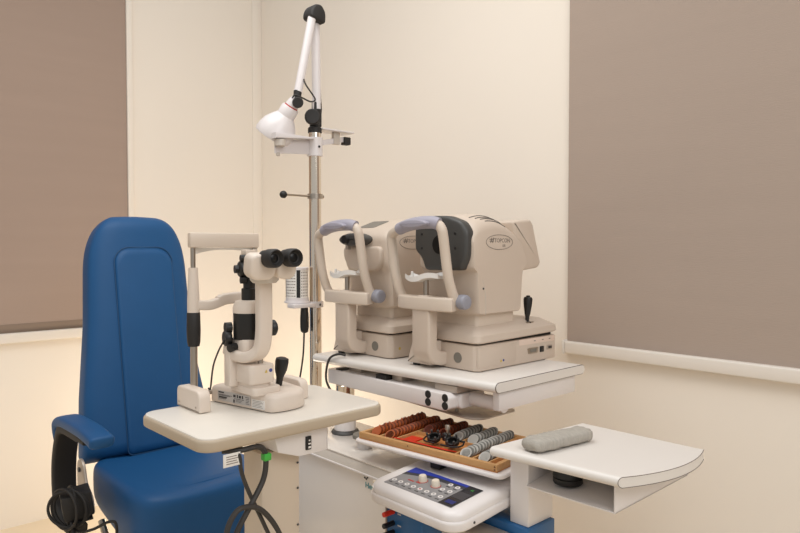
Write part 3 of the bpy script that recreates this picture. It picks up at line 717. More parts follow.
    TOP = [(-1.32, 1.250, 1.257), (-1.28, 1.250, 1.262), (-1.24, 1.256, 1.262)]
    bm = new(); tube(bm, L + TOP + Rr[::-1], .0138, 14, 6); AC = add('arch', bm, M['beige2'], ang=60)
    bm = new(); tube(bm, [(-1.350, 1.254, 1.249), (-1.335, 1.251, 1.253), (-1.30, 1.248, 1.260), (-1.26, 1.249, 1.264), (-1.225, 1.256, 1.264), (-1.206, 1.262, 1.259)], .0172, 14, 6); BP = add('brow_pad', bm, M['lav'], AC, ang=60)
    bm = new(); prism(bm, ell(-1.272, 1.261, .052, .0115, 28), 'y', 1.224, 1.25, .004, 3); add('brow_cushion', bm, M['lav'], BP, ang=60)
    # height knob
    bm = new(); kn = []
    lathe(bm, [(0, 0), (.019, 0), (.0205, .003), (.0205, .020), (.018, .026), (.012, .028), (0, .028)], (-1.185, 1.322, 1.050), (1, 0, .0), 20); KN = add('height_knob', bm, M['lavd'], ang=15)
    return th
refractor('eye_tester', 'beige eye tester with charcoal face plate on the instrument table', 0, 0, True)
refractor('eye_tester', 'beige eye tester with small dark oval hood, beside the pole', -.318, -.026, False)

# ------------------------------------------------------------------ pole with fittings
PX, PY = -1.85, 1.33
PL = thing('instrument_pole', 'tall chrome pole with white bracket standing behind the instrument table', 'pole', (PX, PY, 0))
bm = new(); cyl(bm, (PX, PY, .04), (0, 0, 1), .0205, 1.548, 36, .001); obj('pole_tube', bm, M['chrome'], PL)
bm = new(); lathe(bm, [(0, 0), (.038, 0), (.038, .02), (.034, .045), (.03, .06), (0, .06)], (PX, PY, 0.0), (0, 0, 1), 36); obj('floor_flange', bm, M['dgrey'], PL)
bm = new(); lathe(bm, [(0, 0), (.023, 0), (.023, .016), (.018, .020), (0, .020)], (PX, PY, 1.580), (0, 0, 1), 32); obj('top_cap', bm, M['softblack'], PL)
BZ = .020
bm = new(); lathe(bm, [(.0206, 0), (.026, 0), (.026, .062), (.0206, .062)], (PX, PY, 1.482 + BZ), (0, 0, 1), 32); BC = obj('bracket_collar', bm, M['lampw'], PL)
bm = new(); cyl(bm, (PX + .0255, PY - .001, 1.512 + BZ), (1, -.1, 0), .004, .003, 12, .0005); obj('set_screw', bm, M['black'], BC)
bm = new()
prism(bm, [(1.175, 1.478 + BZ), (1.31, 1.487 + BZ), (1.31, 1.535 + BZ), (1.175, 1.520 + BZ)], 'x', PX - .006, PX + .002, .001)
prism(bm, [(1.16, 1.523 + BZ), (1.31, 1.535 + BZ), (1.31, 1.539 + BZ), (1.16, 1.541 + BZ)], 'x', PX - .006, PX + .03, .001)
LA = obj('bracket_arm', bm, M['lampw'], PL)
bm = new(); cyl(bm, (PX + .012, 1.185, 1.5 + BZ), (0, 0, 1), .018, .022, 20); cyl(bm, (PX, 1.185, 1.47 + BZ), (0, 0, 1), .006, .012, 12); obj('arm_pivot', bm, M['band'], LA)
bm = new()
prism(bm, [(1.35, 1.520 + BZ), (1.45, 1.542 + BZ), (1.45, 1.560 + BZ), (1.35, 1.538 + BZ)], 'x', PX - .005, PX + .005, .001)
SA = obj('accessory_arm', bm, M['lampw'], PL)
bm = new(); box(bm, PX - .04, PX + .025, 1.345, 1.480, 1.572 + BZ, 1.577 + BZ, .001); obj('shelf_plate', bm, M['lampw'], SA)
bm = new(); box(bm, PX - .008, PX + .008, 1.405, 1.432, 1.53 + BZ, 1.573 + BZ, .003); obj('shelf_post', bm, M['band'], SA)
bm = new(); box(bm, PX - .012, PX + .012, 1.448, 1.476, 1.533 + BZ, 1.560 + BZ, .003); obj('end_block', bm, M['softblack'], SA)
bm = new(); lathe(bm, [(.0206, 0), (.0255, 0), (.0255, .016), (.0206, .016)], (PX, PY, 1.360), (0, 0, 1), 32); cyl(bm, (PX, PY - .02, 1.368), (0, -1, 0), .0035, .10, 12); cyl(bm, (PX, PY + .02, 1.368), (0, 1, 0), .007, .014, 12)
CR = obj('clamp_lever', bm, M['steel'], PL)
bm = new(); ellipsoid(bm, (PX, PY - .125, 1.368), (.0125, .0125, .0125)); obj('lever_ball', bm, M['black'], CR)
# lower shelf arm on the pole with the reading drum
bm = new(); lathe(bm, [(.0206, 0), (.027, 0), (.027, .020), (.0206, .020)], (PX, PY, .995), (0, 0, 1), 32); box(bm, PX - .012, PX + .03, 1.225, 1.312, .998, 1.0115, .002)
LS = obj('shelf_arm', bm, M['lampw'], PL)
bm = new(); cyl(bm, (PX + .0265, PY - .001, 1.005), (1, .4, 0), .004, .003, 12, .0005); obj('set_screw', bm, M['black'], LS)
DC = Vector((PX - .02, 1.270, 1.012))
T = thing('reading_chart_drum', 'white near-reading chart drum with black stripe clamped beside the pole', 'reading chart', DC)
bm = new(); lathe(bm, [(0, 0), (.0425, 0), (.0435, .003), (.0425, .006), (0, .006)], DC, (0, 0, 1), 36); obj('drum_plate', bm, M['lampw'], T)
bm = new(); lathe(bm, [(0, .006), (.037, .006), (.037, .114), (0, .114)], DC, (0, 0, 1), 48); DR = obj('drum', bm, M['paper'], T)
bm = new(); lathe(bm, [(0, .110), (.0385, .110), (.0385, .117), (.036, .119), (0, .119)], DC, (0, 0, 1), 48); lathe(bm, [(0, .006), (.0385, .006), (.0385, .018), (0, .018)], DC, (0, 0, 1), 48); obj('drum_rim', bm, M['lampw'], T)
def onr(a, h, r=.0374): return Vector((DC.x + r * math.cos(a), DC.y + r * math.sin(a), DC.z + h))
ca = math.atan2(-DC.y, -DC.x)   # bearing of the room's middle
bm = new()
def patch(a0, a1, h0, h1, r=.0376, n=4):
    for k in range(n):
        b0 = a0 + (a1 - a0) * k / n; b1 = a0 + (a1 - a0) * (k + 1) / n
        bm.faces.new([bm.verts.new(onr(b0, h0, r)), bm.verts.new(onr(b1, h0, r)), bm.verts.new(onr(b1, h1, r)), bm.verts.new(onr(b0, h1, r))])
patch(ca - .05, ca + .28, .019, .110); patch(ca - 1.5, ca - 1.28, .019, .110)
obj('black_stripe', bm, M['black'], DR, smooth=False)
for side in (0, 1):
    bm = new()
    for r in range(9):
        h = .023 + r * .0096
        if side:
            for c in range(5):
                a = ca + .38 + c * .16; patch(a, a + .07, h, h + .004, .0375, 1)
        else:
            a = ca - 1.15
            while a < ca - .2:
                w = .05 + random.random() * .16; patch(a, min(a + w, ca - .15), h, h + .0028, .0375, 1); a += w + .06
    obj('chart_print', bm, M['print'], DR, smooth=False)
T = thing('hand_switch', 'black corded hand switch hanging under the reading chart drum', 'hand switch', (PX, 1.283, .93))
bm = new(); lathe(bm, [(0, 0), (.008, .0), (.0125, .004), (.0145, .02), (.0145, .05), (.0125, .080), (.011, .086), (0, .086)], (PX, 1.285, .9118), (0, 0, 1), 24); G = obj('grip', bm, M['black'], T)
bm = new(); tube(bm, [(PX, 1.283, .924), (PX, 1.283, .90), (PX, 1.279, .838), (PX - .004, 1.270, .77), (PX - .01, 1.255, .70), (PX - .02, 1.24, .62)], .0030, 8); obj('cord', bm, M['cable'], T)

# examination lamp on the pole
LP = thing('examination_lamp', 'white jointed examination lamp mounted on top of the chrome pole', 'lamp', (PX, PY, 1.572))
bm = new(); cyl(bm, (PX, PY, 1.6002), (0, 0, 1), .017, .018, 24, .002); box(bm, PX - .012, PX + .012, PY - .006, PY + .022, 1.60, 1.685, .005)
lathe(bm, [(0, 0), (.024, 0), (.026, .004), (.026, .016), (.022, .020), (0, .020)], (PX + .012, PY - .018, 1.628), (.9, -.6, 0), 24); obj('base_joint', bm, M['softblack'], LP)
bm = new(); tube(bm, [(PX, PY + .008, 1.66), (PX, PY + .004, 1.96)], .0148, 16, 0); obj('lower_arm', bm, M['lampw'], LP)
bm = new(); tube(bm, [(PX + .022, 1.248, 1.70), (PX + .018, PY - .020, 1.965)], .0138, 16, 0); obj('upper_arm', bm, M['lampw'], LP)
bm = new(); 
prism(bm, roundpoly([(1.292, 1.950), (1.352, 1.938), (1.354, 1.975), (1.338, 1.999), (1.312, 1.998), (1.296, 1.978)], .012, 5), 'x', PX - .018, PX + .036, .008, 3)
obj('elbow_joint', bm, M['softblack'], LP)
bm = new(); cyl(bm, (PX + .022, 1.243, 1.66), (0, .1, 1), .013, .045, 18)
lathe(bm, [(0, 0), (.017, 0), (.018, .012), (.015, .020), (0, .020)], (PX + .032, 1.240, 1.664), (.8, -.5, -.2), 20); obj('head_joint', bm, M['softblack'], LP)
HA = Vector((-.058, -.030, -.092)).normalized(); HO_ = Vector((PX + .024, 1.238, 1.676))
bm = new(); lathe(bm, [(0, -.004), (.014, -.004), (.019, .010), (.022, .026), (0, .026)], HO_, HA, 28); SK = obj('socket', bm, M['lampw'], LP)
bm = new(); lathe(bm, [(0, .026), (.0222, .026), (.0225, .030), (0, .030)], HO_, HA, 28); obj('red_ring', bm, M['reddk'], SK)
bm = new(); lathe(bm, [(0, .030), (.026, .030), (.029, .034), (.030, .062), (.043, .078), (.056, .098), (.063, .120), (.0655, .140), (.064, .145), (.060, .143), (.055, .120), (.035, .085), (.02, .07), (0, .07)], HO_, HA, 40); SH = obj('lamp_shade', bm, M['lampw'], LP, ang=35)
bm = new(); t_ = HO_ + HA * .10; ellipsoid(bm, t_, (.028, .028, .028)); obj('bulb', bm, M['paper'], SH)
bm = new(); tube(bm, [(PX + .034, 1.262, 1.742), (PX + .04, 1.268, 1.722), (PX + .045, 1.290, 1.694), (PX + .04, 1.303, 1.680), (PX + .04, 1.285, 1.672), (PX + .04, 1.25, 1.680), (PX + .035, 1.228, 1.686), (PX + .028, 1.222, 1.676)], .0026, 8)
tube(bm, [(PX, 1.352, 1.73), (PX, 1.354, 1.70), (PX + .005, 1.353, 1.66), (PX + .01, 1.345, 1.63)], .0026, 8); obj('lamp_cord', bm, M['cable'], LP)

# ------------------------------------------------------------------ cabinet with console
CB_ = thing('equipment_cabinet', 'glossy white equipment cabinet with sloping control console and blue base', 'cabinet', (-1.4, 1.35, 0))
bm = new(); prism(bm, rrect(-1.808, -1.05, 1.150, 1.40, .09, 10), 'z', .03, .588, .004); BODY = obj('cabinet_body', bm, M['cab'], CB_)
bm = new(); prism(bm, rrect(-1.816, -1.05, 1.140, 1.41, .09, 10), 'z', .586, .5915, .002); obj('white_rim', bm, M['whitem'], CB_)
bm = new()
def rz(i, z): return [Vector((p[0], p[1], z)) for p in rrect(-1.813 + i, -1.05 - i, 1.143 + i, 1.408 - i, .09 - i * .5, 10)]
loft(bm, [rz(0, .5915), rz(.012, .614), rz(.013, .6145)]); obj('lid_band', bm, M['band'], CB_)
bm = new(); loft(bm, [rz(.010, .614), rz(.010, .617), rz(.018, .622)]); LD = obj('lid', bm, M['cab'], CB_)
bm = new(); lathe(bm, [(0, 0), (.022, 0), (.022, .030), (.020, .032), (0, .032)], (-1.467, 1.225, .6218), (0, 0, 1), 28); PK = obj('swivel_post', bm, M['whitem'], CB_)
bm = new(); lathe(bm, [(0, .030), (.034, .030), (.035, .034), (.033, .040), (0, .042)], (-1.467, 1.225, .6218), (0, 0, 1), 28); obj('swivel_pad', bm, M['greydot'], PK)
# logo on the cabinet front
F = frame((-1.350, 1.1488, .558), (1, 0, 0), (0, 0, 1))
lt = text(None, 'Hens', .022, F, None, None); obj('teal_lettering', lt, M['teal'], BODY, smooth=False)
bm = new()
for k in range(7):
    a = 2 * PI * k / 7 + .4; r = .0095
    prism(bm, ell(-.020 + r * .8 * math.cos(a), .026 + r * math.sin(a), .0026, .0026, 10), 'z', -.0004, .0006, 0, 1, F)
prism(bm, [(-.026, .034), (-.014, .034), (-.020, .043)], 'z', -.0004, .0006, 0, 1, F)
obj('drop_emblem', bm, M['ink'], BODY, smooth=False)
# console housing (tilted about X)
CM = Matrix.Translation((0, 1.03, .592)) @ Matrix.Rotation(math.radians(5), 4, 'X')
bm = new(); prism(bm, rrect(-1.236, -.936, 0, .36, (.02, .02, .045, .045), 8), 'z', -.004, .020, .006, 3, CM)
HS = obj('console_tray', bm, M['whitem'], CB_)
bm = new()
def rc(i, z): return [CM @ Vector((p[0], p[1], z)) for p in rrect(-1.232 + i, -.940 - i, .004 + i, .35, (.02, .02, .042, .042), 8)]
loft(bm, [rc(0, .018), rc(0, .030), rc(.004, .036), rc(.012, .0405), rc(.024, .0415)]); obj('console_housing', bm, M['whitem'], CB_, ang=50)
bm = new(); lathe(bm, [(0, 0), (.0045, 0), (.0045, .018), (0, .018)], CM @ Vector((-1.2355, .035, .012)), (0, 0, 1), 12); lathe(bm, [(0, 0), (.0045, 0), (.0045, .018), (0, .018)], CM @ Vector((-1.233, .030, -.012)), (0, 0, 1), 12); obj('side_peg', bm, M['knob'], HS)
bm = new(); cyl(bm, CM @ Vector((-.9365, .06, .008)), (1, 0, 0), .003, .002, 10, .0003); obj('screw', bm, M['dgrey'], HS)
# panel graphics: u along X, v along Y
PW, PH = .218, .108
PM = CM @ Matrix.Translation((-1.190, .028, .0412))
def pan(pts, z0, z1, bm, bev=0): prism(bm, [(u * PW, v * PH) for u, v in pts], 'z', z0, z1, bev, 1, PM)
bm = new(); pan([(0, 0), (1, 0), (1, 1), (0, 1)], 0, .0012, bm); CPN = obj('control_panel', bm, M['panelgrey'], CB_, smooth=False)
arc = [(0.0, .70 + .0)] ; low = [(u / 20 * .82,   .56 + .22 * (math.sin(min(1, u / 12) * PI / 2)) - .0) for u in range(21)]
bm = new(); pan([(0, .98), (0.0, .55)] + [(u, v) for u, v in low] + [(.82, .98)], .0012, .0016, bm); obj('dark_band', bm, M['paneldark'], CPN, smooth=False)
bm = new(); pan([(0, 1), (0, .69)] + [(u, min(.97, v + .12)) for u, v in low[1:]] + [(.84, .93), (.84, 1)], .0016, .0020, bm); obj('blue_band', bm, M['panelblue'], CPN, smooth=False)
bm = new(); pan([(.82, 0), (1, 0), (1, 1), (.82, 1)], .0016, .0021, bm); DS = obj('display_strip', bm, M['display'], CPN, smooth=False)
bm = new(); pan([(.83, .36), (.99, .36), (.99, .66), (.83, .66)], .0021, .0024, bm); obj('display_window', bm, M['paneldark'], DS, smooth=False)
bm = new(); pan([(.86, .10), (.97, .10), (.97, .24), (.86, .24)], .0021, .0024, bm); obj('blue_emblem', bm, M['dispblue'], DS, smooth=False)
bm = new(); pan([(.905, .81), (.913, .81), (.913, .87), (.905, .87)], .0021, .0024, bm); pan([(.925, .81), (.933, .81), (.933, .87), (.925, .87)], .0021, .0024, bm); obj('green_digit', bm, M['green'], DS, smooth=False)
for i, (u, v) in enumerate([(.054 + .1 * k, .22) for k in range(8)] + [(.647, .51), (.747, .52), (.639, .785), (.747, .766)]):
    bm = new(); lathe(bm, [(.0032, 0), (.0062, 0), (.0062, .0015), (.0032, .0015), (.0032, 0)], mtx=PM @ Matrix.Translation((u * PW, v * PH, .0010)), seg=18)
    B = obj('button', bm, M['btn'], CPN)
    bm = new(); lathe(bm, [(0, 0), (.0030, 0), (.0028, .0012), (0, .0014)], mtx=PM @ Matrix.Translation((u * PW, v * PH, .0010)), seg=12); obj('button_center', bm, M['reddk'] if i == 4 else M['panelgrey'], B)
bm = new()
for u, v, w in [(.17, .40, .09), (.28, .42, .07)]: pan([(u, v), (u + w, v), (u + w, v + .04), (u, v + .04)], .0012, .0016, bm)
obj('red_lettering', bm, M['reddk'], CPN, smooth=False)
bm = new()
for k in range(8): pan([(.03 + .1 * k, .09), (.08 + .1 * k, .09), (.08 + .1 * k, .115), (.03 + .1 * k, .115)], .0012, .0016, bm)
for u, v in [(.63, .40), (.72, .40), (.62, .67), (.72, .66)]: pan([(u, v), (u + .05, v), (u + .05, v + .03), (u, v + .03)], .0012, .0016, bm)
obj('button_lettering', bm, M['ink'], CPN, smooth=False)
for u, v in ((.33, .56), (.53, .55)):
    bm = new(); lathe(bm, [(0, 0), (.0125, 0), (.0125, .0006), (0, .0006)], mtx=PM @ Matrix.Translation((u * PW, v * PH, .0012)), seg=28)
    Q = obj('dial_mark', bm, M['reddk'], CPN)
    bm = new(); lathe(bm, [(0, 0), (.0108, 0), (.0104, .004), (.0090, .0128), (.0080, .0145), (0, .015)], mtx=PM @ Matrix.Translation((u * PW, v * PH, .0016)), seg=28); obj('dial_knob', bm, M['knob'], CPN)
# blue base under the console
bm = new(); box(bm, -1.215, -1.092, 1.085, 1.155, .04, .588, .004); BB = obj('blue_base', bm, M['blue_metal'], CB_)
bm = new(); box(bm, -1.218, -1.213, 1.082, 1.16, .04, .590, .001); obj('grey_edge', bm, M['gmetal'], BB)
for z, m in ((.556, 'red'), (.528, 'black'), (.506, 'black'), (.484, 'black')):
    bm = new(); cyl(bm, (-1.190, 1.086, z), (0, -1, 0), .0062, .034, 16, .001); J = obj('jack_plug', bm, M[m], BB)
    bm = new(); box(bm, -1.175, -1.163, 1.0845, 1.0855, z - .003, z); obj('jack_lettering', bm, M['label'], BB, smooth=False)
bm = new(); box(bm, -1.10, -.872, 1.195, 1.298, .515, .576, .004); obj('blue_crossbeam', bm, M['blue_metal'], CB_)
bm = new(); box(bm, -1.10, -.90, 1.12, 1.19, .535, .560, .004); obj('grey_ledge', bm, M['gmetal'], CB_)

# ------------------------------------------------------------------ lens tray shelf and lens case
PHI = math.radians(7); TM = Matrix.Translation((-1.386, 1.138, 0)) @ Matrix.Rotation(PHI, 4, 'Z')
T = thing('swing_tray', 'white swing-out tray under the wooden lens case', 'tray', TM @ Vector((.22, .13, .606)))
bm = new(); prism(bm, rrect(-.012, .452, -.012, .265, .02, 6), 'z', .672, .6835, .005, 3, TM); obj('tray_plate', bm, M['whitem'], T)
bm = new(); box(bm, .232, .262, .012, .05, .650, .6724, .002, 2, TM); obj('stop_block', bm, M['black'], T)
bm = new(); cyl(bm, TM @ Vector((.10, .20, .6222)), (0, 0, 1), .018, .051, 20); obj('tray_post', bm, M['whitem'], T)
W, DP, ZT = .433, .25, .6835
LC = thing('lens_case', 'open wooden trial lens case lying on the white swing-out tray', 'lens case', TM @ Vector((W / 2, DP / 2, ZT)))
bm = new(); box(bm, 0, W, 0, DP, ZT, ZT + .005, .001, 1, TM); obj('bottom_board', bm, M['wood2'], LC)
bm = new()
box(bm, 0, W, 0, .012, ZT + .001, ZT + .018, .002, 2, TM); box(bm, 0, W, DP - .010, DP, ZT + .001, ZT + .018, .002, 2, TM)
box(bm, 0, .010, .011, DP - .009, ZT + .001, ZT + .018, .002, 2, TM); box(bm, W - .012, W, .011, DP - .009, ZT + .001, ZT + .018, .002, 2, TM)
obj('frame', bm, M['wood'], LC)
bm = new()
for s in (.058, .106): box(bm, s - .002, s + .002, .012, DP - .010, ZT + .004, ZT + .014, .0005, 1, TM)
for s in (.155, .204, .252, .299, .345): box(bm, s - .002, s + .002, .118, DP - .010, ZT + .004, ZT + .014, .0005, 1, TM)
for s in (.301, .352, .398): box(bm, s - .002, s + .002, .012, .118, ZT + .004, ZT + .014, .0005, 1, TM)
box(bm, .106, .301, .116, .120, ZT + .004, ZT + .014, .0005, 1, TM)
obj('divider', bm, M['wood'], LC)
bm = new(); cyl(bm, TM @ Vector((W - .006, .0, ZT + .006)), (0, -1, 0), .0022, .0012, 10, .0002); cyl(bm, TM @ Vector((W - .006, .0, ZT + .0130)), (0, -1, 0), .0022, .0012, 10, .0002); cyl(bm, TM @ Vector((.17, .0, ZT + .012)), (0, -1, 0), .0018, .0012, 10, .0002)
obj('wood_screw', bm, M['brown'], LC)

def lens_mesh(nm, tabbed):
    t = bmesh.new()
    lathe(t, [(.0118, -.0010), (.0150, -.0012), (.0154, 0), (.0150, .0012), (.0118, .0010), (.0114, 0), (.0118, -.0010)], (0, 0, .0153), (0, 1, 0), 22)
    lathe(t, [(0, -.0005), (.0116, -.0004), (.0116, .0004), (0, .0005)], (0, 0, .0153), (0, 1, 0), 16)
    if tabbed: box(t, -.0035, .0035, -.0009, .0009, .0295, .0365, .0006, 1)
    for f in t.faces: f.smooth = True
    for e in t.edges:
        if len(e.link_faces) == 2: e.smooth = e.calc_face_angle(0) < .7
    me = bpy.data.meshes.new(nm); t.to_mesh(me); t.free(); return me
LM = {}
for k, m in (('o', 'lensr'), ('d', 'lensd'), ('g', 'lensg')):
    for tb in (0, 1):
        for alt in (0, 1):
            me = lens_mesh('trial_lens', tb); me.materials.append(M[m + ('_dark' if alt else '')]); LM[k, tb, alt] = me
ROWS = [  # s centre, t0, t1, colour, tilt, tabbed
    (.033, .022, .228, 'o', .78, 'orange-rimmed trial lens in the leftmost full-length row', 'lenses in the leftmost orange row', 1),
    (.082, .022, .228, 'o', .78, 'orange-rimmed trial lens in the second full-length row', 'lenses in the second orange row', 0),
    (.130, .125, .232, 'd', .78, 'brown-rimmed trial lens in the short row behind the red strip', 'lenses in the first short brown row', 0),
    (.179, .125, .232, 'd', .78, 'brown-rimmed trial lens in the short row next to grey ones', 'lenses in the second short brown row', 0),
    (.228, .125, .232, 'g', .78, 'grey-rimmed trial lens in the short row next to brown ones', 'lenses in the first short grey row', 0),
    (.276, .125, .232, 'g', .78, 'grey-rimmed trial lens in the second short grey row', 'lenses in the second short grey row', 0),
    (.325, .022, .230, 'g', .78, 'grey-rimmed trial lens in the long grey row', 'lenses in the long grey row', 0),
    (.376, .022, .075, 'g', .78, 'grey-rimmed trial lens in the small front corner row', 'lenses in the front corner row', 0)]
for (s, t0, t1, k, tilt, lab, grp, tb) in ROWS:
    n = int((t1 - t0) / .0068)
    for i in range(n):
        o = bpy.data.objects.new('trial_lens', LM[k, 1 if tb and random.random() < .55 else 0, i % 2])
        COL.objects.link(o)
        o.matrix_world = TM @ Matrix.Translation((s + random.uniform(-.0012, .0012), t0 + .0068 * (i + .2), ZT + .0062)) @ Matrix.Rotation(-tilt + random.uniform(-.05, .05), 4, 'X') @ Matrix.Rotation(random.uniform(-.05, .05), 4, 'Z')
        tag(o, lab, 'trial lens', grp)
# red strip, trial frame
bm = new(); prism(bm, [(.0135, ZT + .0190), (.0145, ZT + .0208), (.052, ZT + .0085), (.051, ZT + .0060)], 'x', .112, .285, 0, 1, TM)
prism(bm, [(.051, ZT + .0058), (.090, ZT + .0058), (.090, ZT + .0083), (.051, ZT + .0083)], 'x', .112, .150, 0, 1, TM)
tag(obj('red_strip', bm, M['red']), 'bright red plastic strip along the front wall of the wooden lens case', 'plastic strip')
FR = thing('trial_spectacles', 'black metal trial frame lying on the red strip in the lens case', 'test glasses', TM @ Vector((.22, .06, ZT + .012)))
for dx in (-.029, .029):
    bm = new()
    C0 = TM @ Vector((.232 + dx, .066, ZT + .024)); A = (TM.to_3x3() @ Vector((.1, -.35, .94))).normalized()
    lathe(bm, [(.0125, -.004), (.0175, -.004), (.018, 0), (.0175, .005), (.0125, .005), (.0125, -.004)], C0, A, 28)
    RG = obj('lens_ring', bm, M['black'], FR)
    bm = new()
    for k in range(6):
        a = 2 * PI * k / 6 + .5; q = axm(C0, A) @ Vector((.0170 * math.cos(a), .0170 * math.sin(a), .004)); cyl(bm, q, A, .0028, .010, 10, .0004)
    obj('lens_clip', bm, M['dgrey'], RG)
bm = new(); box(bm, .178, .286, .082, .087, ZT + .022, ZT + .027, .001, 1, TM); box(bm, .225, .239, .070, .090, ZT + .020, ZT + .040, .002, 1, TM); obj('bridge_bar', bm, M['black'], FR)
bm = new(); lathe(bm, [(0, 0), (.004, 0), (.004, .012), (.0065, .013), (.0065, .023), (.005, .025), (0, .025)], TM @ Vector((.236, .080, ZT + .036)), (0, 0, 1), 16); obj('bridge_knob', bm, M['steel'], FR)
for sx in (-1, 1):
    bm = new(); tube(bm, [TM @ Vector((.232 + sx * .053, .084, ZT + .024)), TM @ Vector((.232 + sx * .058, .066, ZT + .020)), TM @ Vector((.232 + sx * .044, .046, ZT + .0185)), TM @ Vector((.232 + sx * .010, .042, ZT + .0195))], .0022, 8); obj('temple_arm', bm, M['black'], FR)

# ------------------------------------------------------------------ small side table
ZS = .755
SD = thing('side_table', 'white side table with curved end and open shelf on a square post', 'table', (-.90, 1.25, .576))
def q2(u, v):      # u across (0 left, 1 right), v from the front edge to the back
    x = (-.944 + .031 * v) + u * ((-.649 + .037 * v + .033 * (1 - (2 * v - 1) ** 2)) - (-.944 + .031 * v))
    y = (1.150 + .026 * u) + v * (1.477 - (1.150 + .026 * u))
    return x, y
st = []
HT = .0105
for k in range(9):
    a_ = PI / 2 * k / 8; st.append((.0105 / .32 * (1 - math.cos(a_)), HT * math.sin(a_) + .0002))
st += [(.0105 / .32 + (1 - .0105 / .32) * k / 14, HT) for k in range(1, 15)]
rings = []; edge_t = []; edge_b = []
for v, h in st:
    (lx, ly), (rx, ry) = q2(0, v), q2(1, v); zc = ZS - HT
    rings.append([Vector((lx, ly, zc + h)), Vector((rx, ry, zc + h)), Vector((rx, ry, zc - h)), Vector((lx, ly, zc - h))])
    edge_t.append(Vector((rx + .0002, ry, zc + h - .0002))); edge_b.append(Vector((rx + .0002, ry, zc - h + .0002)))
bm = new(); loft(bm, rings); TP = obj('tabletop', bm, M['white'], SD)
bm = new(); tube(bm, edge_t[::-1] + edge_b[1:], .0007, 5, 0); obj('edge_line', bm, M['line'], TP)
bm = new(); box(bm, -.930, -.880, 1.206, 1.300, .577, ZS - .0205, .0015); obj('post', bm, M['whitem'], SD)
# shelf: bent sheet with floor, end and back
zf = .672
def zs(y): return zf + max(0, y - 1.20) * .11
bm = new(); t = bmesh.new()
top_ = [(-.8795, 1.196), (-.668, 1.200), (-.634, 1.452), (-.8795, 1.452)]
lo = [t.verts.new((x, y, zs(y))) for x, y in top_]; hi = [t.verts.new((x, y, zs(y) + .0025)) for x, y in top_]
t.faces.new(lo[::-1]); t.faces.new(hi)
for i in range(4): t.faces.new((lo[i], lo[(i + 1) % 4], hi[(i + 1) % 4], hi[i]))
for (p, q_) in (((-.668, 1.200), (-.634, 1.452)), ((-.634, 1.452), (-.8795, 1.452))):
    nx = Vector((q_[1] - p[1], -(q_[0] - p[0]), 0)).normalized() * .0025
    A = [Vector((p[0], p[1], zs(p[1]))), Vector((q_[0], q_[1], zs(q_[1]))), Vector((q_[0], q_[1], ZS - .0212)), Vector((p[0], p[1], ZS - .0212))]
    va = [t.verts.new(c) for c in A]; vb = [t.verts.new(c - nx) for c in A]
    t.faces.new(va); t.faces.new(vb[::-1])
    for i in range(4): t.faces.new((va[i], vb[i], vb[(i + 1) % 4], va[(i + 1) % 4]))
bmesh.ops.recalc_face_normals(t, faces=t.faces[:]); merge(bm, t)
obj('shelf', bm, M['whitem'], SD, smooth=False)
bm = new(); lathe(bm, [(0, 0), (.030, 0), (.032, .003), (.032, .012), (.030, .014), (.032, .016), (.032, .030), (.030, .034), (.025, .034), (.023, .029), (0, .029)], (-.812, 1.256, zf + .0118), (0, 0, 1), 36)
tag(obj('round_tin', bm, M['black']), 'round black tin standing inside the side table shelf', 'tin')
# wrapped gauze pack on the side table
CP0 = Vector((-.858, 1.200, ZS)); ax = Vector((.030, .165, 0)); ax.normalize()
bm = new(); L_ = .180; rings = []
for i in range(17):
    u = i / 16; k = 1.0
    if u < .12: k = .72 + .28 * math.sin(u / .12 * PI / 2)
    if u > .94: k = .80 + .20 * math.cos((u - .94) / .06 * PI / 2)
    ring = []; sd = Vector((ax.y, -ax.x, 0))
    for j in range(24):
        a = 2 * PI * j / 24
        w = sup(math.cos(a), .55) * .030 * (k + .0) * (1 - .20 * u); z = sup(math.sin(a), .55) * .0138 * k
        z += .0012 * math.sin(9 * a + i) + .0010 * math.sin(i * 1.7 + j)
        ring.append(CP0 + ax * (L_ * u - .02) + sd * w + Vector((0, 0, .0156 + max(z, -.0153))))
    rings.append(ring)
loft(bm, rings)
GP = obj('gauze_pack', bm, M['cloth'], ang=80); tag(GP, 'grey wrapped gauze pack lying on the white side table', 'gauze pack')

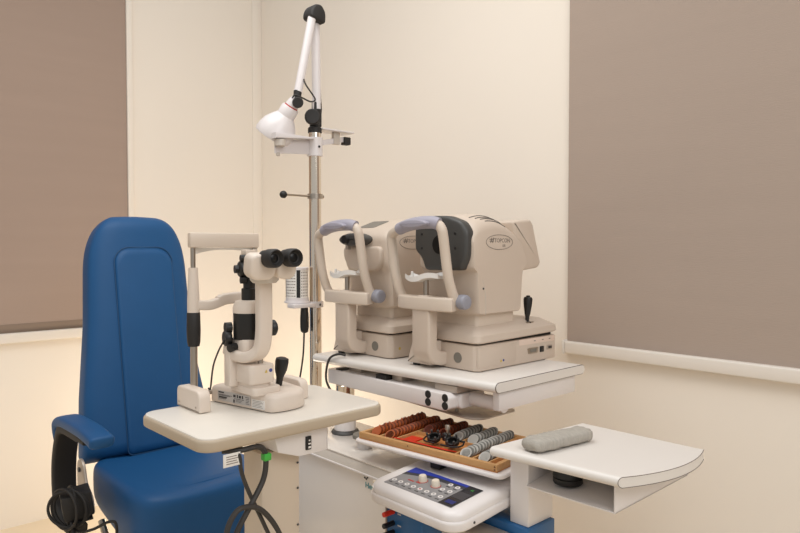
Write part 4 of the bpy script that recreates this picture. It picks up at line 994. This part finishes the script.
# ------------------------------------------------------------------ light
w = bpy.data.worlds.new('soft_room_light'); scene.world = w; w.use_nodes = True
nt = w.node_tree; bg = nt.nodes['Background']
tc = nt.nodes.new('ShaderNodeTexCoord'); sp = nt.nodes.new('ShaderNodeSeparateXYZ'); rp = nt.nodes.new('ShaderNodeValToRGB')
nt.links.new(tc.outputs['Generated'], sp.inputs[0]); mr = nt.nodes.new('ShaderNodeMapRange'); mr.inputs[1].default_value = -1; mr.inputs[2].default_value = 1
nt.links.new(sp.outputs['Z'], mr.inputs[0]); nt.links.new(mr.outputs[0], rp.inputs[0]); nt.links.new(rp.outputs[0], bg.inputs[0])
rp.color_ramp.elements[0].color = (.22, .21, .20, 1); rp.color_ramp.elements[1].color = (1.0, 1.0, 1.0, 1)
e = rp.color_ramp.elements.new(.5); e.color = (.60, .60, .60, 1)
bg.inputs[1].default_value = .86
def area(name, loc, target, sx, sy, power, col):
    l = bpy.data.lights.new(name, 'AREA'); l.shape = 'RECTANGLE'; l.size = sx; l.size_y = sy; l.energy = power; l.color = col
    o = bpy.data.objects.new(name, l); COL.objects.link(o); o.location = loc
    o.rotation_euler = (Vector(target) - Vector(loc)).to_track_quat('-Z', 'Y').to_euler(); return o
area('overhead_area', (-1.5, .7, 2.72), (-1.55, .75, 0), 1.3, 1.0, 17, (1, .985, .96))
area('overhead_area', (.9, .7, 2.5), (-1.0, 1.1, .8), 1.2, 1.2, 20, (1, .985, .97))  # added side light from the right, brightens faces turned towards +X
l = bpy.data.lights.new('floor_glow', 'POINT'); l.energy = 11; l.color = (1, .89, .74); l.shadow_soft_size = .12
o = bpy.data.objects.new('floor_glow', l); COL.objects.link(o); o.location = (-2.62, 1.33, .36)

# ------------------------------------------------------------------ camera
cam = bpy.data.cameras.new('camera'); co = bpy.data.objects.new('camera', cam); COL.objects.link(co)
cam.sensor_width = 36; cam.sensor_fit = 'HORIZONTAL'; cam.lens = 36 * 670 / 800; cam.clip_start = .02
a = math.atan(.93); pt = math.atan(.03)
right = Vector((math.sin(a), math.cos(a), 0)); fh = Vector((-math.cos(a), math.sin(a), 0))
f = fh * math.cos(pt) + Vector((0, 0, -math.sin(pt))); up = right.cross(f)
m = Matrix((right, up, -f)).transposed().to_4x4(); m.translation = Vector((0, 0, 1.2)); co.matrix_world = m
scene.camera = co
scene.view_settings.view_transform = 'Standard'; scene.view_settings.look = 'None'; scene.view_settings.exposure = 0; scene.view_settings.gamma = 1
scene.cycles.use_denoising = True; scene.cycles.max_bounces = 8
